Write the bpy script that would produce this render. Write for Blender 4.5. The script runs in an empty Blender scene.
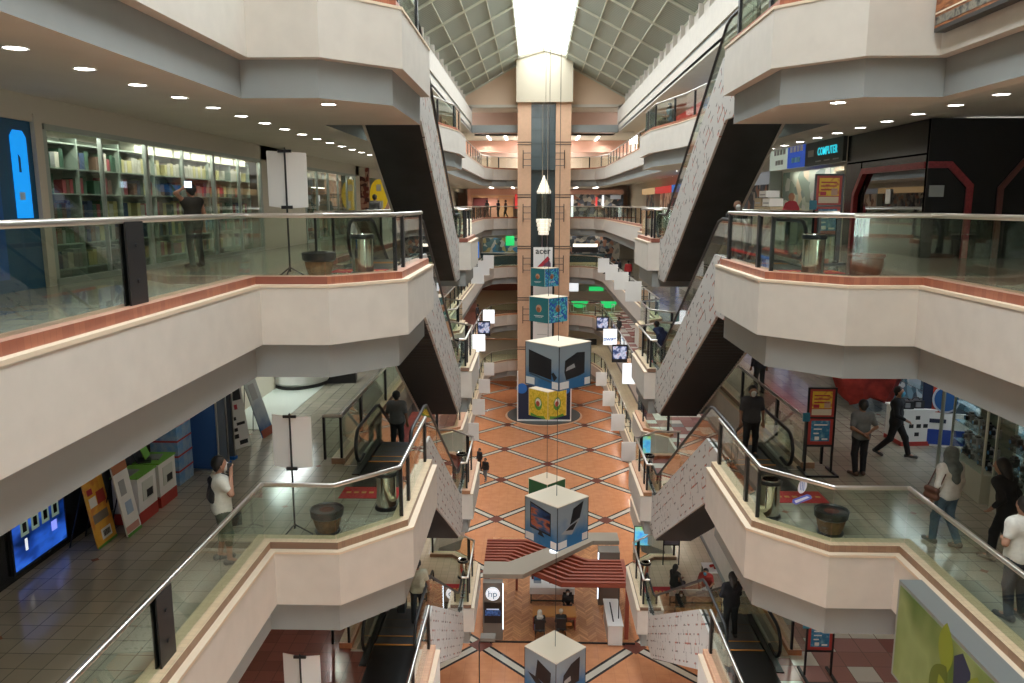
import bpy, bmesh, math, random
import numpy as np
from mathutils import Vector, Matrix
random.seed(7)
PI = math.pi
S = bpy.context.scene
COL = S.collection

# ------------------------------------------------------------------ camera
F = 790.0
def cam_axes():
    y = Vector(((534.5-512)/F, (204.5-341.5)/F, 1.0)).normalized()      # atrium axis seen from the camera (right, down, forward)
    z = Vector((0, -y.z, y.y)).normalized()
    x = y.cross(z)
    if x.x < 0: x = -x
    return x, y, z
ax, ay, az = cam_axes()
cd = bpy.data.cameras.new('camera'); cam = bpy.data.objects.new('camera', cd); COL.objects.link(cam)
right = Vector((ax.x, ay.x, az.x)); down = Vector((ax.y, ay.y, az.y)); fwd = Vector((ax.z, ay.z, az.z))
R = Matrix((right, -down, -fwd)).transposed()
cam.matrix_world = R.to_4x4()
cd.sensor_width = 36; cd.sensor_fit = 'HORIZONTAL'; cd.lens = 36*F/1024; cd.clip_start = 0.05; cd.clip_end = 400
S.camera = cam

# ------------------------------------------------------------------ light and exposure
S.view_settings.view_transform = 'Standard'; S.view_settings.look = 'None'
S.view_settings.exposure = 0.08; S.view_settings.gamma = 1.0; S.view_settings.use_curve_mapping = False
W = bpy.data.worlds.new('world'); S.world = W; W.use_nodes = True
bg = W.node_tree.nodes['Background']; bg.inputs[0].default_value = (0.93, 0.97, 1.0, 1); bg.inputs[1].default_value = 13.0
S.cycles.max_bounces = 8; S.cycles.diffuse_bounces = 4; S.cycles.glossy_bounces = 3
S.cycles.transparent_max_bounces = 24; S.cycles.transmission_bounces = 6
S.cycles.caustics_reflective = False; S.cycles.caustics_refractive = False
S.cycles.sample_clamp_indirect = 4.0
LAMP_K = 1.2

# ------------------------------------------------------------------ key dimensions (metres, camera eye at the origin)
LV = {'C': 3.30, 'A': -1.33, 'B': -6.05, 'D': -10.80, 'E': -15.45, 'F': -20.30}
CX = 0.885
def mx(x, side): return x if side < 0 else 2*CX - x
SHOP = -8.0

# ------------------------------------------------------------------ materials
MATS = {}
def nodes_of(name):
    m = bpy.data.materials.new(name); m.use_nodes = True
    nt = m.node_tree; b = nt.nodes['Principled BSDF']
    return m, nt, b
def mat(name, col, rough=0.6, metal=0.0, emit=None, estr=0.0, noise=0.0, nscale=8.0, bump=0.0, spec=None):
    if name in MATS: return MATS[name]
    m, nt, b = nodes_of(name)
    c = (*col, 1) if len(col) == 3 else col
    b.inputs['Base Color'].default_value = c
    b.inputs['Roughness'].default_value = rough; b.inputs['Metallic'].default_value = metal
    if spec is not None: b.inputs['Specular IOR Level'].default_value = spec
    if emit: b.inputs['Emission Color'].default_value = (*emit, 1); b.inputs['Emission Strength'].default_value = estr
    if noise or bump:
        tc = nt.nodes.new('ShaderNodeTexCoord'); n = nt.nodes.new('ShaderNodeTexNoise')
        n.inputs['Scale'].default_value = nscale; n.inputs['Detail'].default_value = 4
        nt.links.new(tc.outputs['Object'], n.inputs['Vector'])
        if noise:
            r = nt.nodes.new('ShaderNodeValToRGB')
            lo = [max(0, v*(1-noise)) for v in c[:3]]; hi = [min(1, v*(1+noise)) for v in c[:3]]
            r.color_ramp.elements[0].position = .3; r.color_ramp.elements[1].position = .7
            r.color_ramp.elements[0].color = (*lo, 1); r.color_ramp.elements[1].color = (*hi, 1)
            nt.links.new(n.outputs['Fac'], r.inputs[0]); nt.links.new(r.outputs[0], b.inputs['Base Color'])
        if bump:
            bp = nt.nodes.new('ShaderNodeBump'); bp.inputs['Strength'].default_value = bump; bp.inputs['Distance'].default_value = .01
            nt.links.new(n.outputs['Fac'], bp.inputs['Height']); nt.links.new(bp.outputs[0], b.inputs['Normal'])
    MATS[name] = m; return m
class G:
    """tiny helper for node maths"""
    def __init__(s, nt): s.nt = nt
    def v(s, op, a, b=None, c=None):
        n = s.nt.nodes.new('ShaderNodeMath'); n.operation = op
        for i, q in enumerate((a, b, c)):
            if q is None: continue
            if isinstance(q, (int, float)): n.inputs[i].default_value = q
            else: s.nt.links.new(q, n.inputs[i])
        return n.outputs[0]
    def mix(s, f, a, b):
        n = s.nt.nodes.new('ShaderNodeMix'); n.data_type = 'RGBA'
        for k, q in ((0, f), (6, a), (7, b)):
            if isinstance(q, tuple): n.inputs[k].default_value = (*q, 1)
            elif isinstance(q, (int, float)): n.inputs[k].default_value = q
            else: s.nt.links.new(q, n.inputs[k])
        return n.outputs[2]
    def xyz(s, kind='Object'):
        tc = s.nt.nodes.new('ShaderNodeTexCoord'); sp = s.nt.nodes.new('ShaderNodeSeparateXYZ')
        s.nt.links.new(tc.outputs[kind], sp.inputs[0]); return sp.outputs, tc.outputs[kind]
def tiles(name, size, cols, grout, gw=.03, rough=.25, diamonds=None, axes=(0, 1)):
    if name in MATS: return MATS[name]
    m, nt, b = nodes_of(name); g = G(nt)
    o, _ = g.xyz()
    fx = g.v('DIVIDE', o[axes[0]], size); fy = g.v('DIVIDE', o[axes[1]], size)
    ix = g.v('FLOOR', fx); iy = g.v('FLOOR', fy)
    cb = nt.nodes.new('ShaderNodeCombineXYZ'); nt.links.new(ix, cb.inputs[0]); nt.links.new(iy, cb.inputs[1])
    wn = nt.nodes.new('ShaderNodeTexWhiteNoise'); nt.links.new(cb.outputs[0], wn.inputs[0])
    r = nt.nodes.new('ShaderNodeValToRGB'); r.color_ramp.interpolation = 'CONSTANT'
    while len(r.color_ramp.elements) < len(cols): r.color_ramp.elements.new(.5)
    for i, (p, c) in enumerate(cols):
        r.color_ramp.elements[i].position = p; r.color_ramp.elements[i].color = (*c, 1)
    nt.links.new(wn.outputs[0], r.inputs[0])
    qx = g.v('FRACT', fx); qy = g.v('FRACT', fy)
    gx = g.v('LESS_THAN', qx, gw); gy = g.v('LESS_THAN', qy, gw)
    gm = g.v('MAXIMUM', gx, gy)
    c = g.mix(gm, r.outputs[0], grout)
    if diamonds:
        per, rad, dc = diamonds
        px = g.v('ABSOLUTE', g.v('SUBTRACT', g.v('FRACT', g.v('ADD', g.v('DIVIDE', fx, per), .5)), .5))
        py = g.v('ABSOLUTE', g.v('SUBTRACT', g.v('FRACT', g.v('ADD', g.v('DIVIDE', fy, per), .5)), .5))
        dm = g.v('LESS_THAN', g.v('ADD', px, py), rad/per)
        c = g.mix(dm, c, dc)
    nt.links.new(c, b.inputs['Base Color']); b.inputs['Roughness'].default_value = rough
    MATS[name] = m; return m
def atrium_floor():
    m, nt, b = nodes_of('atrium floor'); g = G(nt); o, vec = g.xyz()
    u0 = g.v('DIVIDE', g.v('SUBTRACT', o[0], 1.17), 7.16); v0 = g.v('DIVIDE', g.v('SUBTRACT', o[1], 45.2), 7.5)
    u = g.v('ADD', u0, v0); v = g.v('SUBTRACT', u0, v0)
    def dist(a):
        f = g.v('FRACT', g.v('ADD', a, .5)); return g.v('MULTIPLY', g.v('ABSOLUTE', g.v('SUBTRACT', f, .5)), 5.18)
    du, dv = dist(u), dist(v); d = g.v('MINIMUM', du, dv); dm = g.v('MAXIMUM', du, dv)
    n = nt.nodes.new('ShaderNodeTexNoise'); n.inputs['Scale'].default_value = 2.2; n.inputs['Detail'].default_value = 5
    nt.links.new(vec, n.inputs['Vector'])
    base = g.mix(n.outputs['Fac'], (.50, .20, .09), (.71, .33, .165))
    gr = g.v('MAXIMUM', g.v('LESS_THAN', g.v('FRACT', g.v('DIVIDE', o[0], .6)), .02), g.v('LESS_THAN', g.v('FRACT', g.v('DIVIDE', o[1], .6)), .02))
    base = g.mix(g.v('MULTIPLY', gr, .35), base, (.25, .1, .06))
    c = g.mix(g.v('LESS_THAN', d, .29), base, (.03, .028, .03))
    c = g.mix(g.v('LESS_THAN', d, .16), c, (.55, .52, .44))
    c = g.mix(g.v('LESS_THAN', dm, .42), c, (.17, .055, .04))
    nt.links.new(c, b.inputs['Base Color']); b.inputs['Roughness'].default_value = .22
    return m
def clad_mat(name, flip):
    """off-white stone panels with short broken dark joints, laid along the slope"""
    m, nt, b = nodes_of(name); g = G(nt); o, vec = g.xyz()
    a = math.radians(30)*(1)
    p = g.v('SUBTRACT', g.v('MULTIPLY', o[1], math.cos(a)), g.v('MULTIPLY', o[2], math.sin(a)))
    q = g.v('ADD', g.v('MULTIPLY', o[1], math.sin(a)), g.v('MULTIPLY', o[2], math.cos(a)))
    cb = nt.nodes.new('ShaderNodeCombineXYZ'); nt.links.new(p, cb.inputs[0]); nt.links.new(q, cb.inputs[1])
    br = nt.nodes.new('ShaderNodeTexBrick'); br.inputs['Scale'].default_value = 1.0
    br.inputs['Brick Width'].default_value = .52; br.inputs['Row Height'].default_value = .25; br.inputs['Mortar Size'].default_value = .024
    br.offset = .37; br.squash = 1.3; br.squash_frequency = 3; br.inputs['Mortar Smooth'].default_value = 0
    nt.links.new(cb.outputs[0], br.inputs['Vector'])
    n = nt.nodes.new('ShaderNodeTexNoise'); n.inputs['Scale'].default_value = 3.2; nt.links.new(vec, n.inputs['Vector'])
    k = g.v('MULTIPLY', br.outputs['Fac'], g.v('GREATER_THAN', n.outputs['Fac'], .535))
    n2 = nt.nodes.new('ShaderNodeTexNoise'); n2.inputs['Scale'].default_value = 3.1; nt.links.new(vec, n2.inputs['Vector'])
    line = g.mix(g.v('GREATER_THAN', n2.outputs['Fac'], .57), (.09, .085, .08), (.42, .10, .05))
    c = g.mix(k, (.58, .56, .53), line)
    nt.links.new(c, b.inputs['Base Color']); b.inputs['Roughness'].default_value = .5
    return m
def glass(name, tint=(.93, .97, .94), refl=.10, rough=.0):
    if name in MATS: return MATS[name]
    m = bpy.data.materials.new(name); m.use_nodes = True; nt = m.node_tree
    for n in list(nt.nodes): nt.nodes.remove(n)
    out = nt.nodes.new('ShaderNodeOutputMaterial'); tr = nt.nodes.new('ShaderNodeBsdfTransparent'); gl = nt.nodes.new('ShaderNodeBsdfGlossy')
    mixn = nt.nodes.new('ShaderNodeMixShader'); ge = nt.nodes.new('ShaderNodeNewGeometry'); dt = nt.nodes.new('ShaderNodeVectorMath'); dt.operation = 'DOT_PRODUCT'
    nt.links.new(ge.outputs['Normal'], dt.inputs[0]); nt.links.new(ge.outputs['Incoming'], dt.inputs[1])
    tr.inputs[0].default_value = (*tint, 1); gl.inputs['Roughness'].default_value = rough; gl.inputs[0].default_value = (1, 1, 1, 1)
    g = G(nt); f = g.v('MINIMUM', g.v('ADD', refl, g.v('POWER', g.v('SUBTRACT', 1, g.v('ABSOLUTE', dt.outputs['Value'])), 5)), .6)
    nt.links.new(f, mixn.inputs[0]); nt.links.new(tr.outputs[0], mixn.inputs[1]); nt.links.new(gl.outputs[0], mixn.inputs[2])
    nt.links.new(mixn.outputs[0], out.inputs[0]); MATS[name] = m; return m
def stripes(name, cols, axis, period, rough=.6):
    if name in MATS: return MATS[name]
    m, nt, b = nodes_of(name); g = G(nt); o, _ = g.xyz()
    f = g.v('LESS_THAN', g.v('FRACT', g.v('DIVIDE', o[axis], period)), .5)
    nt.links.new(g.mix(f, cols[0], cols[1]), b.inputs['Base Color']); b.inputs['Roughness'].default_value = rough
    MATS[name] = m; return m
def noisy(name, cols, scale, rough=.6, emit=0.0, stretch=(1, 1, 1), kind='noise'):
    """several colours in blotches: printed posters, crowded shelves"""
    if name in MATS: return MATS[name]
    m, nt, b = nodes_of(name); tc = nt.nodes.new('ShaderNodeTexCoord'); mp = nt.nodes.new('ShaderNodeMapping')
    mp.inputs['Scale'].default_value = stretch; nt.links.new(tc.outputs['Object'], mp.inputs['Vector'])
    if kind == 'noise':
        n = nt.nodes.new('ShaderNodeTexNoise'); n.inputs['Scale'].default_value = scale; n.inputs['Detail'].default_value = 3; fo = n.outputs['Fac']; lo, hi = .3, .7
    else:
        n = nt.nodes.new('ShaderNodeTexVoronoi'); n.inputs['Scale'].default_value = scale
        sp = nt.nodes.new('ShaderNodeSeparateColor'); nt.links.new(n.outputs['Color'], sp.inputs[0]); fo = sp.outputs[0]; lo, hi = 0, 1
    nt.links.new(mp.outputs[0], n.inputs['Vector'])
    r = nt.nodes.new('ShaderNodeValToRGB'); r.color_ramp.interpolation = 'CONSTANT' if kind != 'noise' else 'LINEAR'
    while len(r.color_ramp.elements) < len(cols): r.color_ramp.elements.new(.5)
    for i, c in enumerate(cols):
        r.color_ramp.elements[i].position = lo + (hi-lo)*i/max(1, len(cols)-(kind == 'noise')); r.color_ramp.elements[i].color = (*c, 1)
    nt.links.new(fo, r.inputs[0]); nt.links.new(r.outputs[0], b.inputs['Base Color']); b.inputs['Roughness'].default_value = rough
    if emit: nt.links.new(r.outputs[0], b.inputs['Emission Color']); b.inputs['Emission Strength'].default_value = emit
    MATS[name] = m; return m

cream = mat('cream plaster', (.67, .62, .555), .8, noise=.035, nscale=3, bump=.15)
beamc = mat('shade-toned beam paint', (.31, .33, .325), .8, noise=.03, nscale=2)  # grey made darker and cooler to carry the shade under the parapet
ceilm = mat('ceiling paint', (.68, .62, .54), .85, noise=.03, nscale=1.5)
wallm = mat('gallery wall paint', (.66, .60, .50), .8)
tan_ = mat('tan stone', (.62, .38, .24), .6, noise=.05, nscale=4)
pinkw = mat('salmon wall', (.62, .44, .36), .8)
peach = mat('peach wall', (.78, .58, .42), .8)
lipm = mat('coping lip', (.80, .66, .50), .6)
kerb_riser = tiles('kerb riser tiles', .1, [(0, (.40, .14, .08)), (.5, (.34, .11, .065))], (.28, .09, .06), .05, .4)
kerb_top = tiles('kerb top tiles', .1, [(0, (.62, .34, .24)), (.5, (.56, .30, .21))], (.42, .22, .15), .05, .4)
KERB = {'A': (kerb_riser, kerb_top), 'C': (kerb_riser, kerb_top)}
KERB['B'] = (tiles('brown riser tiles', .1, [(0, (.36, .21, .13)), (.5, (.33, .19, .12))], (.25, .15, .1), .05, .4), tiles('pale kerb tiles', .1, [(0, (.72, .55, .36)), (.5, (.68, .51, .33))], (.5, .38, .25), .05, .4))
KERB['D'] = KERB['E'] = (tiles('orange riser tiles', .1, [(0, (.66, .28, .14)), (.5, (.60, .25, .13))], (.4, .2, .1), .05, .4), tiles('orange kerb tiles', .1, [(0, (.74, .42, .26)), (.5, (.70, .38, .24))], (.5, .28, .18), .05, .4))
KERB['E'] = KERB['B']
steel = mat('brushed steel', (.72, .70, .66), .28, 1.0)
chrome = mat('polished steel', (.80, .78, .74), .12, 1.0)
black = mat('black steel', (.012, .012, .014), .35)
rubber = mat('black rubber', (.015, .015, .017), .45)
white = mat('white board', (.80, .79, .77), .6)
glassm = glass('rail glass', (.88, .94, .895), .035)
shopglass = glass('shop glass', (.90, .95, .92), .045)
lampm = mat('lamp disc', (1, 1, 1), .5, emit=(1, .96, .90), estr=14)
tileA = tiles('gallery tiles', .36, [(0, (.32, .30, .235)), (.35, (.365, .34, .27)), (.7, (.34, .315, .25))], (.12, .11, .09), .035, .16, (7, .22, (.24, .11, .07)))
tileR = tiles('red gallery tiles', .40, [(0, (.24, .085, .065)), (.5, (.28, .10, .075))], (.14, .06, .05), .03, .2)
tileMix = tiles('patchwork tiles', .62, [(0, (.42, .22, .20)), (.30, (.34, .15, .14)), (.44, (.80, .80, .74)), (.76, (.46, .25, .24)), (.9, (.36, .38, .38))], (.26, .17, .15), .03, .2)
tileY = tiles('beige landing tiles', .30, [(0, (.50, .42, .28)), (.5, (.54, .45, .31))], (.34, .28, .18), .05, .3)

# ------------------------------------------------------------------ mesh building
class MB:
    def __init__(s): s.v = []; s.f = []; s.m = []; s.mats = []
    def mi(s, m):
        if m not in s.mats: s.mats.append(m)
        return s.mats.index(m)
    def face(s, idx, m): s.f.append(tuple(idx)); s.m.append(s.mi(m))
    def add(s, verts, faces, m):
        o = len(s.v); s.v += [tuple(p) for p in verts]
        for f in faces: s.face([o+i for i in f], m)
    def box(s, a, b, m, rz=0, piv=None):
        x0, y0, z0 = a; x1, y1, z1 = b
        vs = [Vector(p) for p in ((x0,y0,z0),(x1,y0,z0),(x1,y1,z0),(x0,y1,z0),(x0,y0,z1),(x1,y0,z1),(x1,y1,z1),(x0,y1,z1))]
        if rz:
            pv = Vector(piv or (0, 0, 0)); M = Matrix.Rotation(rz, 3, 'Z'); vs = [M @ (v-pv)+pv for v in vs]
        s.add(vs, [(0,3,2,1),(4,5,6,7),(0,1,5,4),(1,2,6,5),(2,3,7,6),(3,0,4,7)], m)
    def prism(s, poly, z0, z1, m, mside=None):
        n = len(poly); area = sum(poly[i][0]*poly[(i+1) % n][1]-poly[(i+1) % n][0]*poly[i][1] for i in range(n))
        if area < 0: poly = poly[::-1]
        o = len(s.v); s.v += [(p[0], p[1], z0) for p in poly] + [(p[0], p[1], z1) for p in poly]
        s.face([o+i for i in range(n)][::-1], m); s.face([o+n+i for i in range(n)], m)
        for i in range(n):
            j = (i+1) % n; s.face((o+i, o+j, o+n+j, o+n+i), mside or m)
    def prismx(s, poly, x0, x1, m, mside=None):     # polygon in (y, z) extruded along x
        n = len(poly); area = sum(poly[i][0]*poly[(i+1) % n][1]-poly[(i+1) % n][0]*poly[i][1] for i in range(n))
        if area < 0: poly = poly[::-1]
        if x0 > x1: x0, x1 = x1, x0
        o = len(s.v); s.v += [(x0, p[0], p[1]) for p in poly] + [(x1, p[0], p[1]) for p in poly]
        s.face([o+i for i in range(n)][::-1], m); s.face([o+n+i for i in range(n)], m)
        for i in range(n):
            j = (i+1) % n; s.face((o+i, o+j, o+n+j, o+n+i), mside or m)
    def prismy(s, poly, y0, y1, m, mside=None):     # polygon in (x, z) extruded along y
        n = len(poly); area = sum(poly[i][0]*poly[(i+1) % n][1]-poly[(i+1) % n][0]*poly[i][1] for i in range(n))
        if area < 0: poly = poly[::-1]
        if y0 > y1: y0, y1 = y1, y0
        o = len(s.v); s.v += [(p[0], y0, p[1]) for p in poly] + [(p[0], y1, p[1]) for p in poly]
        s.face([o+i for i in range(n)], m); s.face([o+n+i for i in range(n)][::-1], m)
        for i in range(n):
            j = (i+1) % n; s.face((o+j, o+i, o+n+i, o+n+j), mside or m)
    def tube(s, pts, r, m, n=8, cap=True):
        pts = [Vector(p) for p in pts]; rs = r if isinstance(r, (list, tuple)) else [r]*len(pts)
        o = len(s.v); up = None
        for i, p in enumerate(pts):
            d = (pts[min(i+1, len(pts)-1)]-pts[max(i-1, 0)]).normalized()
            if up is None: up = Vector((0, 0, 1)) if abs(d.z) < .9 else Vector((1, 0, 0))
            a = d.cross(up).normalized(); b = a.cross(d).normalized(); up = b
            for k in range(n):
                t = 2*PI*k/n; s.v.append(tuple(p+(a*math.cos(t)+b*math.sin(t))*rs[i]))
        for i in range(len(pts)-1):
            for k in range(n):
                k2 = (k+1) % n; s.face((o+i*n+k, o+i*n+k2, o+(i+1)*n+k2, o+(i+1)*n+k), m)
        if cap:
            s.face([o+k for k in range(n)][::-1], m); s.face([o+(len(pts)-1)*n+k for k in range(n)], m)
    def lathe(s, prof, c, m, n=20, sx=1, sy=1):
        o = len(s.v)
        for r, z in prof:
            for k in range(n):
                t = 2*PI*k/n; s.v.append((c[0]+r*math.cos(t)*sx, c[1]+r*math.sin(t)*sy, c[2]+z))
        for i in range(len(prof)-1):
            for k in range(n):
                k2 = (k+1) % n; s.face((o+i*n+k, o+i*n+k2, o+(i+1)*n+k2, o+(i+1)*n+k), m)
        if prof[0][0] > 1e-5: s.face([o+k for k in range(n)][::-1], m)
        if prof[-1][0] > 1e-5: s.face([o+(len(prof)-1)*n+k for k in range(n)], m)
    def build(s, name, parent=None, smooth=False, bevel=0):
        me = bpy.data.meshes.new(name); me.from_pydata(s.v, [], s.f)
        for m in s.mats: me.materials.append(m)
        me.polygons.foreach_set('material_index', s.m)
        if smooth: me.polygons.foreach_set('use_smooth', [True]*len(s.f))
        me.update()
        if smooth:
            try: me.set_sharp_from_angle(angle=math.radians(40))
            except Exception: pass
        ob = bpy.data.objects.new(name, me); COL.objects.link(ob)
        if parent: ob.parent = parent
        if bevel:
            bv = ob.modifiers.new('bevel', 'BEVEL'); bv.width = bevel; bv.segments = 2; bv.limit_method = 'ANGLE'
        return ob
def struct(mb, name, **k): o = mb.build(name, **k); o['kind'] = 'structure'; return o
def thing(name, label, cat, loc=(0, 0, 0), rz=0, group=None):
    o = bpy.data.objects.new(name, None); COL.objects.link(o); o.empty_display_size = .2
    o.location = loc; o.rotation_euler = (0, 0, rz); o['label'] = label; o['category'] = cat
    if group: o['group'] = group
    return o
def tag(o, label, cat, group=None, loc=None, rz=0):
    o['label'] = label; o['category'] = cat
    if group: o['group'] = group
    if loc is not None: o.location = loc; o.rotation_euler = (0, 0, rz)
    return o
def children(o): return [c for c in bpy.data.objects if c.parent == o]
KIDS = {}
def dup(root, loc, rz=0, label=None, group=None):
    def cp(o, par):
        c = o.copy(); COL.objects.link(c)
        if par: c.parent = par
        for ch in KIDS.setdefault(o.name, children(o)): cp(ch, c)
        return c
    r = cp(root, None); r.location = loc; r.rotation_euler = (0, 0, rz)
    if label: r['label'] = label
    if group: r['group'] = group
    return r
def text_mesh(name, txt, size, m, parent, loc, rot, ext=.004, bold=0, sx=1, align='CENTER'):
    cu = bpy.data.curves.new(name, 'FONT'); cu.body = txt; cu.size = size; cu.extrude = ext; cu.offset = bold
    cu.align_x = align; cu.align_y = 'CENTER'; cu.resolution_u = 2
    ob = bpy.data.objects.new(name+'_tmp', cu); me = bpy.data.meshes.new_from_object(ob)
    bpy.data.objects.remove(ob); me.name = name; me.materials.clear(); me.materials.append(m)
    o = bpy.data.objects.new(name, me); COL.objects.link(o)
    o.location = loc; o.rotation_euler = rot; o.scale = (sx, 1, 1)
    if parent: o.parent = parent
    return o
def offset(poly, d):
    """open polyline moved sideways by d (to the left of its direction), mitred"""
    out = []; n = len(poly)
    P = [Vector(p[:2]) for p in poly]
    for i in range(n):
        if i == 0: t = (P[1]-P[0]).normalized(); nn = Vector((-t.y, t.x)); out.append(P[0]+nn*d); continue
        if i == n-1: t = (P[-1]-P[-2]).normalized(); nn = Vector((-t.y, t.x)); out.append(P[-1]+nn*d); continue
        t0 = (P[i]-P[i-1]).normalized(); t1 = (P[i+1]-P[i]).normalized()
        n0 = Vector((-t0.y, t0.x)); n1 = Vector((-t1.y, t1.x)); b = (n0+n1).normalized()
        out.append(P[i]+b*(d/max(.3, b.dot(n0))))
    return [tuple(p) for p in out]

# ------------------------------------------------------------------ gallery slabs
def edge(level, side):
    """atrium edge of a gallery as pieces of (kind, points), from near to far, in left-hand coordinates"""
    yn = 13.0 if side < 0 else 13.14
    near = [(-4.57, -7), (-4.57, yn), (-3.42, yn), (-2.28, yn+1.15), (-2.28, 17.8)]
    far = [(-4.57, 36.0), (-3.45, 37.1), (-3.45, 40.5), (-4.57, 41.6), (-4.57, 73), (-3.9, 76.3), (-2.6, 77.6), (-1.52, 78)]
    if level == 'C':
        far = [(-4.57, 29.8), (-4.15, 33.5), (-3.45, 37.1), (-3.45, 40.5), (-4.57, 41.6)]+far[4:]
        return near, [(-4.35, 17.8), (-4.35, 28.4), (-4.57, 28.4)], None, far
    land = [(-2.28, 28.4), (-2.28, 32.15), (-3.4, 33.3), (-4.57, 33.3)]
    return near, [(-4.35, 17.8), (-4.35, 28.4)], land, far
def M(pts, side): return [(mx(p[0], side), p[1]) for p in pts]
floor_mats = {('A', -1): tileA, ('A', 1): tileA, ('B', -1): tileA, ('B', 1): tileA, ('C', -1): tileA, ('C', 1): tileA,
              ('D', -1): tileR, ('D', 1): tileMix, ('E', -1): tileY, ('E', 1): tileY}
trim_i = [0]
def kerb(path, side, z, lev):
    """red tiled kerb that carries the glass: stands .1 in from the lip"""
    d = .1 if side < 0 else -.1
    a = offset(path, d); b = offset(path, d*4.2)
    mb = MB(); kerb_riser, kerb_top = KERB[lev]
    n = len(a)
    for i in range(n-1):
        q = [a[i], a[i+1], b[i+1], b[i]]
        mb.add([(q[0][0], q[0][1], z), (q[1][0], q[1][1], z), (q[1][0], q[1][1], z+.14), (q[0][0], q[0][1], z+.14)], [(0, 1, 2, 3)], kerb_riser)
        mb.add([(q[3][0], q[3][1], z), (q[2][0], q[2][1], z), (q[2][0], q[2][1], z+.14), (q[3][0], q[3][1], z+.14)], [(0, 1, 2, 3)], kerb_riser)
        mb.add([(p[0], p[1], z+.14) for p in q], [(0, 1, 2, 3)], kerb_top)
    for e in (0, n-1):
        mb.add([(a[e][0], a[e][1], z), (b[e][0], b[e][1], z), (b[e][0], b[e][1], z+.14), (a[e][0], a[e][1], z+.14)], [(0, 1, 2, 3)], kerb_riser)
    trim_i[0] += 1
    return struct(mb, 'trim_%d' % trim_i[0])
def lip(path, side, z):
    """pale coping strip over the top of the parapet face"""
    d = .13 if side < 0 else -.13
    a = offset(path, -d*.12); b = offset(path, d); mb = MB()
    for i in range(len(a)-1):
        q = [a[i], a[i+1], b[i+1], b[i]]
        mb.prism(q, z-.035, z+.012, lipm)
    trim_i[0] += 1
    return struct(mb, 'trim_%d' % trim_i[0])
for L in 'CABDE':
    z = LV[L]
    for side in (-1, 1):
        near, pit, land, far = edge(L, side)
        sname = 'left' if side < 0 else 'right'
        xw = -8.6 if side < 0 or L == 'E' else -12.5
        outer_top = [(-1.52, 90), (xw, 90)]
        if L == 'E':
            pl = [(xw, 22), (-4.35, 22), (-4.35, 28.4)]+land+far+outer_top
            near = None
        else:
            pl = near+pit+(land or [])+far+outer_top+[(xw, -7)]
        def inset(p, d):
            # pull the atrium-side outline outwards towards the shops
            nedge = len(p)-(3 if L != 'E' else 2)
            e = offset(p[:nedge], d); return e+p[nedge:]
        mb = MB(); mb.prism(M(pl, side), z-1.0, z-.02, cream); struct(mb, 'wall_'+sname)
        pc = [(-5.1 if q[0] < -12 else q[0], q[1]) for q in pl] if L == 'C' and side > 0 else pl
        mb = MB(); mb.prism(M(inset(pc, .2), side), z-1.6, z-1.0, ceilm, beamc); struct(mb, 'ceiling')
        mb = MB(); mb.prism(M(inset(pl, .12), side), z-.02, z, floor_mats[(L, side)]); struct(mb, 'floor')
        if L == 'E':
            segs = [[(-4.35, 22), (-4.35, 28.4)], land, far]
        else: segs = [near]+([pit] if L == 'C' else [pit])+([land] if land else [])+[far]
        for sg in segs:
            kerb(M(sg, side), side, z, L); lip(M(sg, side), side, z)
    # slab behind the lift tower
    mb = MB(); mb.box((-1.52, 80, z-1.6), (3.29, 90, z), cream); struct(mb, 'wall_back')
mb = MB(); mb.box((-16, -8, LV['F']-.3), (18, 92, LV['F']), atrium_floor()); struct(mb, 'floor')

mb = MB(); mb.prismy([(6.85, 1.70), (9.6, 2.12), (14.2, 2.12), (14.2, 2.35), (6.85, 2.35)], -7, 90, ceilm); struct(mb, 'ceiling')
# shop walls behind the galleries, back walls, end walls
for side in (-1, 1):
    sname = 'left' if side < 0 else 'right'
    for L, Ln in (('C', None), ('A', 'C'), ('B', 'A'), ('D', 'B'), ('E', 'D'), ('F', 'E')):
        z0 = LV[L]; z1 = LV[Ln]-1.6 if Ln else 6.6
        mb = MB()
        if side > 0 and L == 'A':
            mb.box((10.37, 20.5, z0-.01), (10.67, 90, 2.3), wallm); mb.box((14.0, -7, z0-.01), (14.3, 20.8, 2.3), wallm)
        elif side > 0 and L == 'B': mb.box((11.2, -7, z0-.01), (11.5, 90, z1), wallm)
        elif side > 0 and L == 'D': mb.box((12.0, -7, z0-.01), (12.3, 90, z1), wallm)
        else: mb.box((mx(-8.6, side), -7, z0-.01), (mx(-8.9, side), 90, z1), wallm)
        struct(mb, 'wall_'+sname)
for L, zt in (('C', 6.6), ('A', 2.3), ('B', -2.93), ('D', -7.65), ('E', -12.4), ('F', -17.05)):
    mb = MB(); mb.box((-8.9, 90, LV[L]-.01), (14.3, 90.3, zt), pinkw if L in 'CA' else wallm); struct(mb, 'wall_back')
mb = MB(); mb.box((-9, -7.3, LV['F']), (10.8, -7, 14), wallm); struct(mb, 'wall_front')

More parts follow.
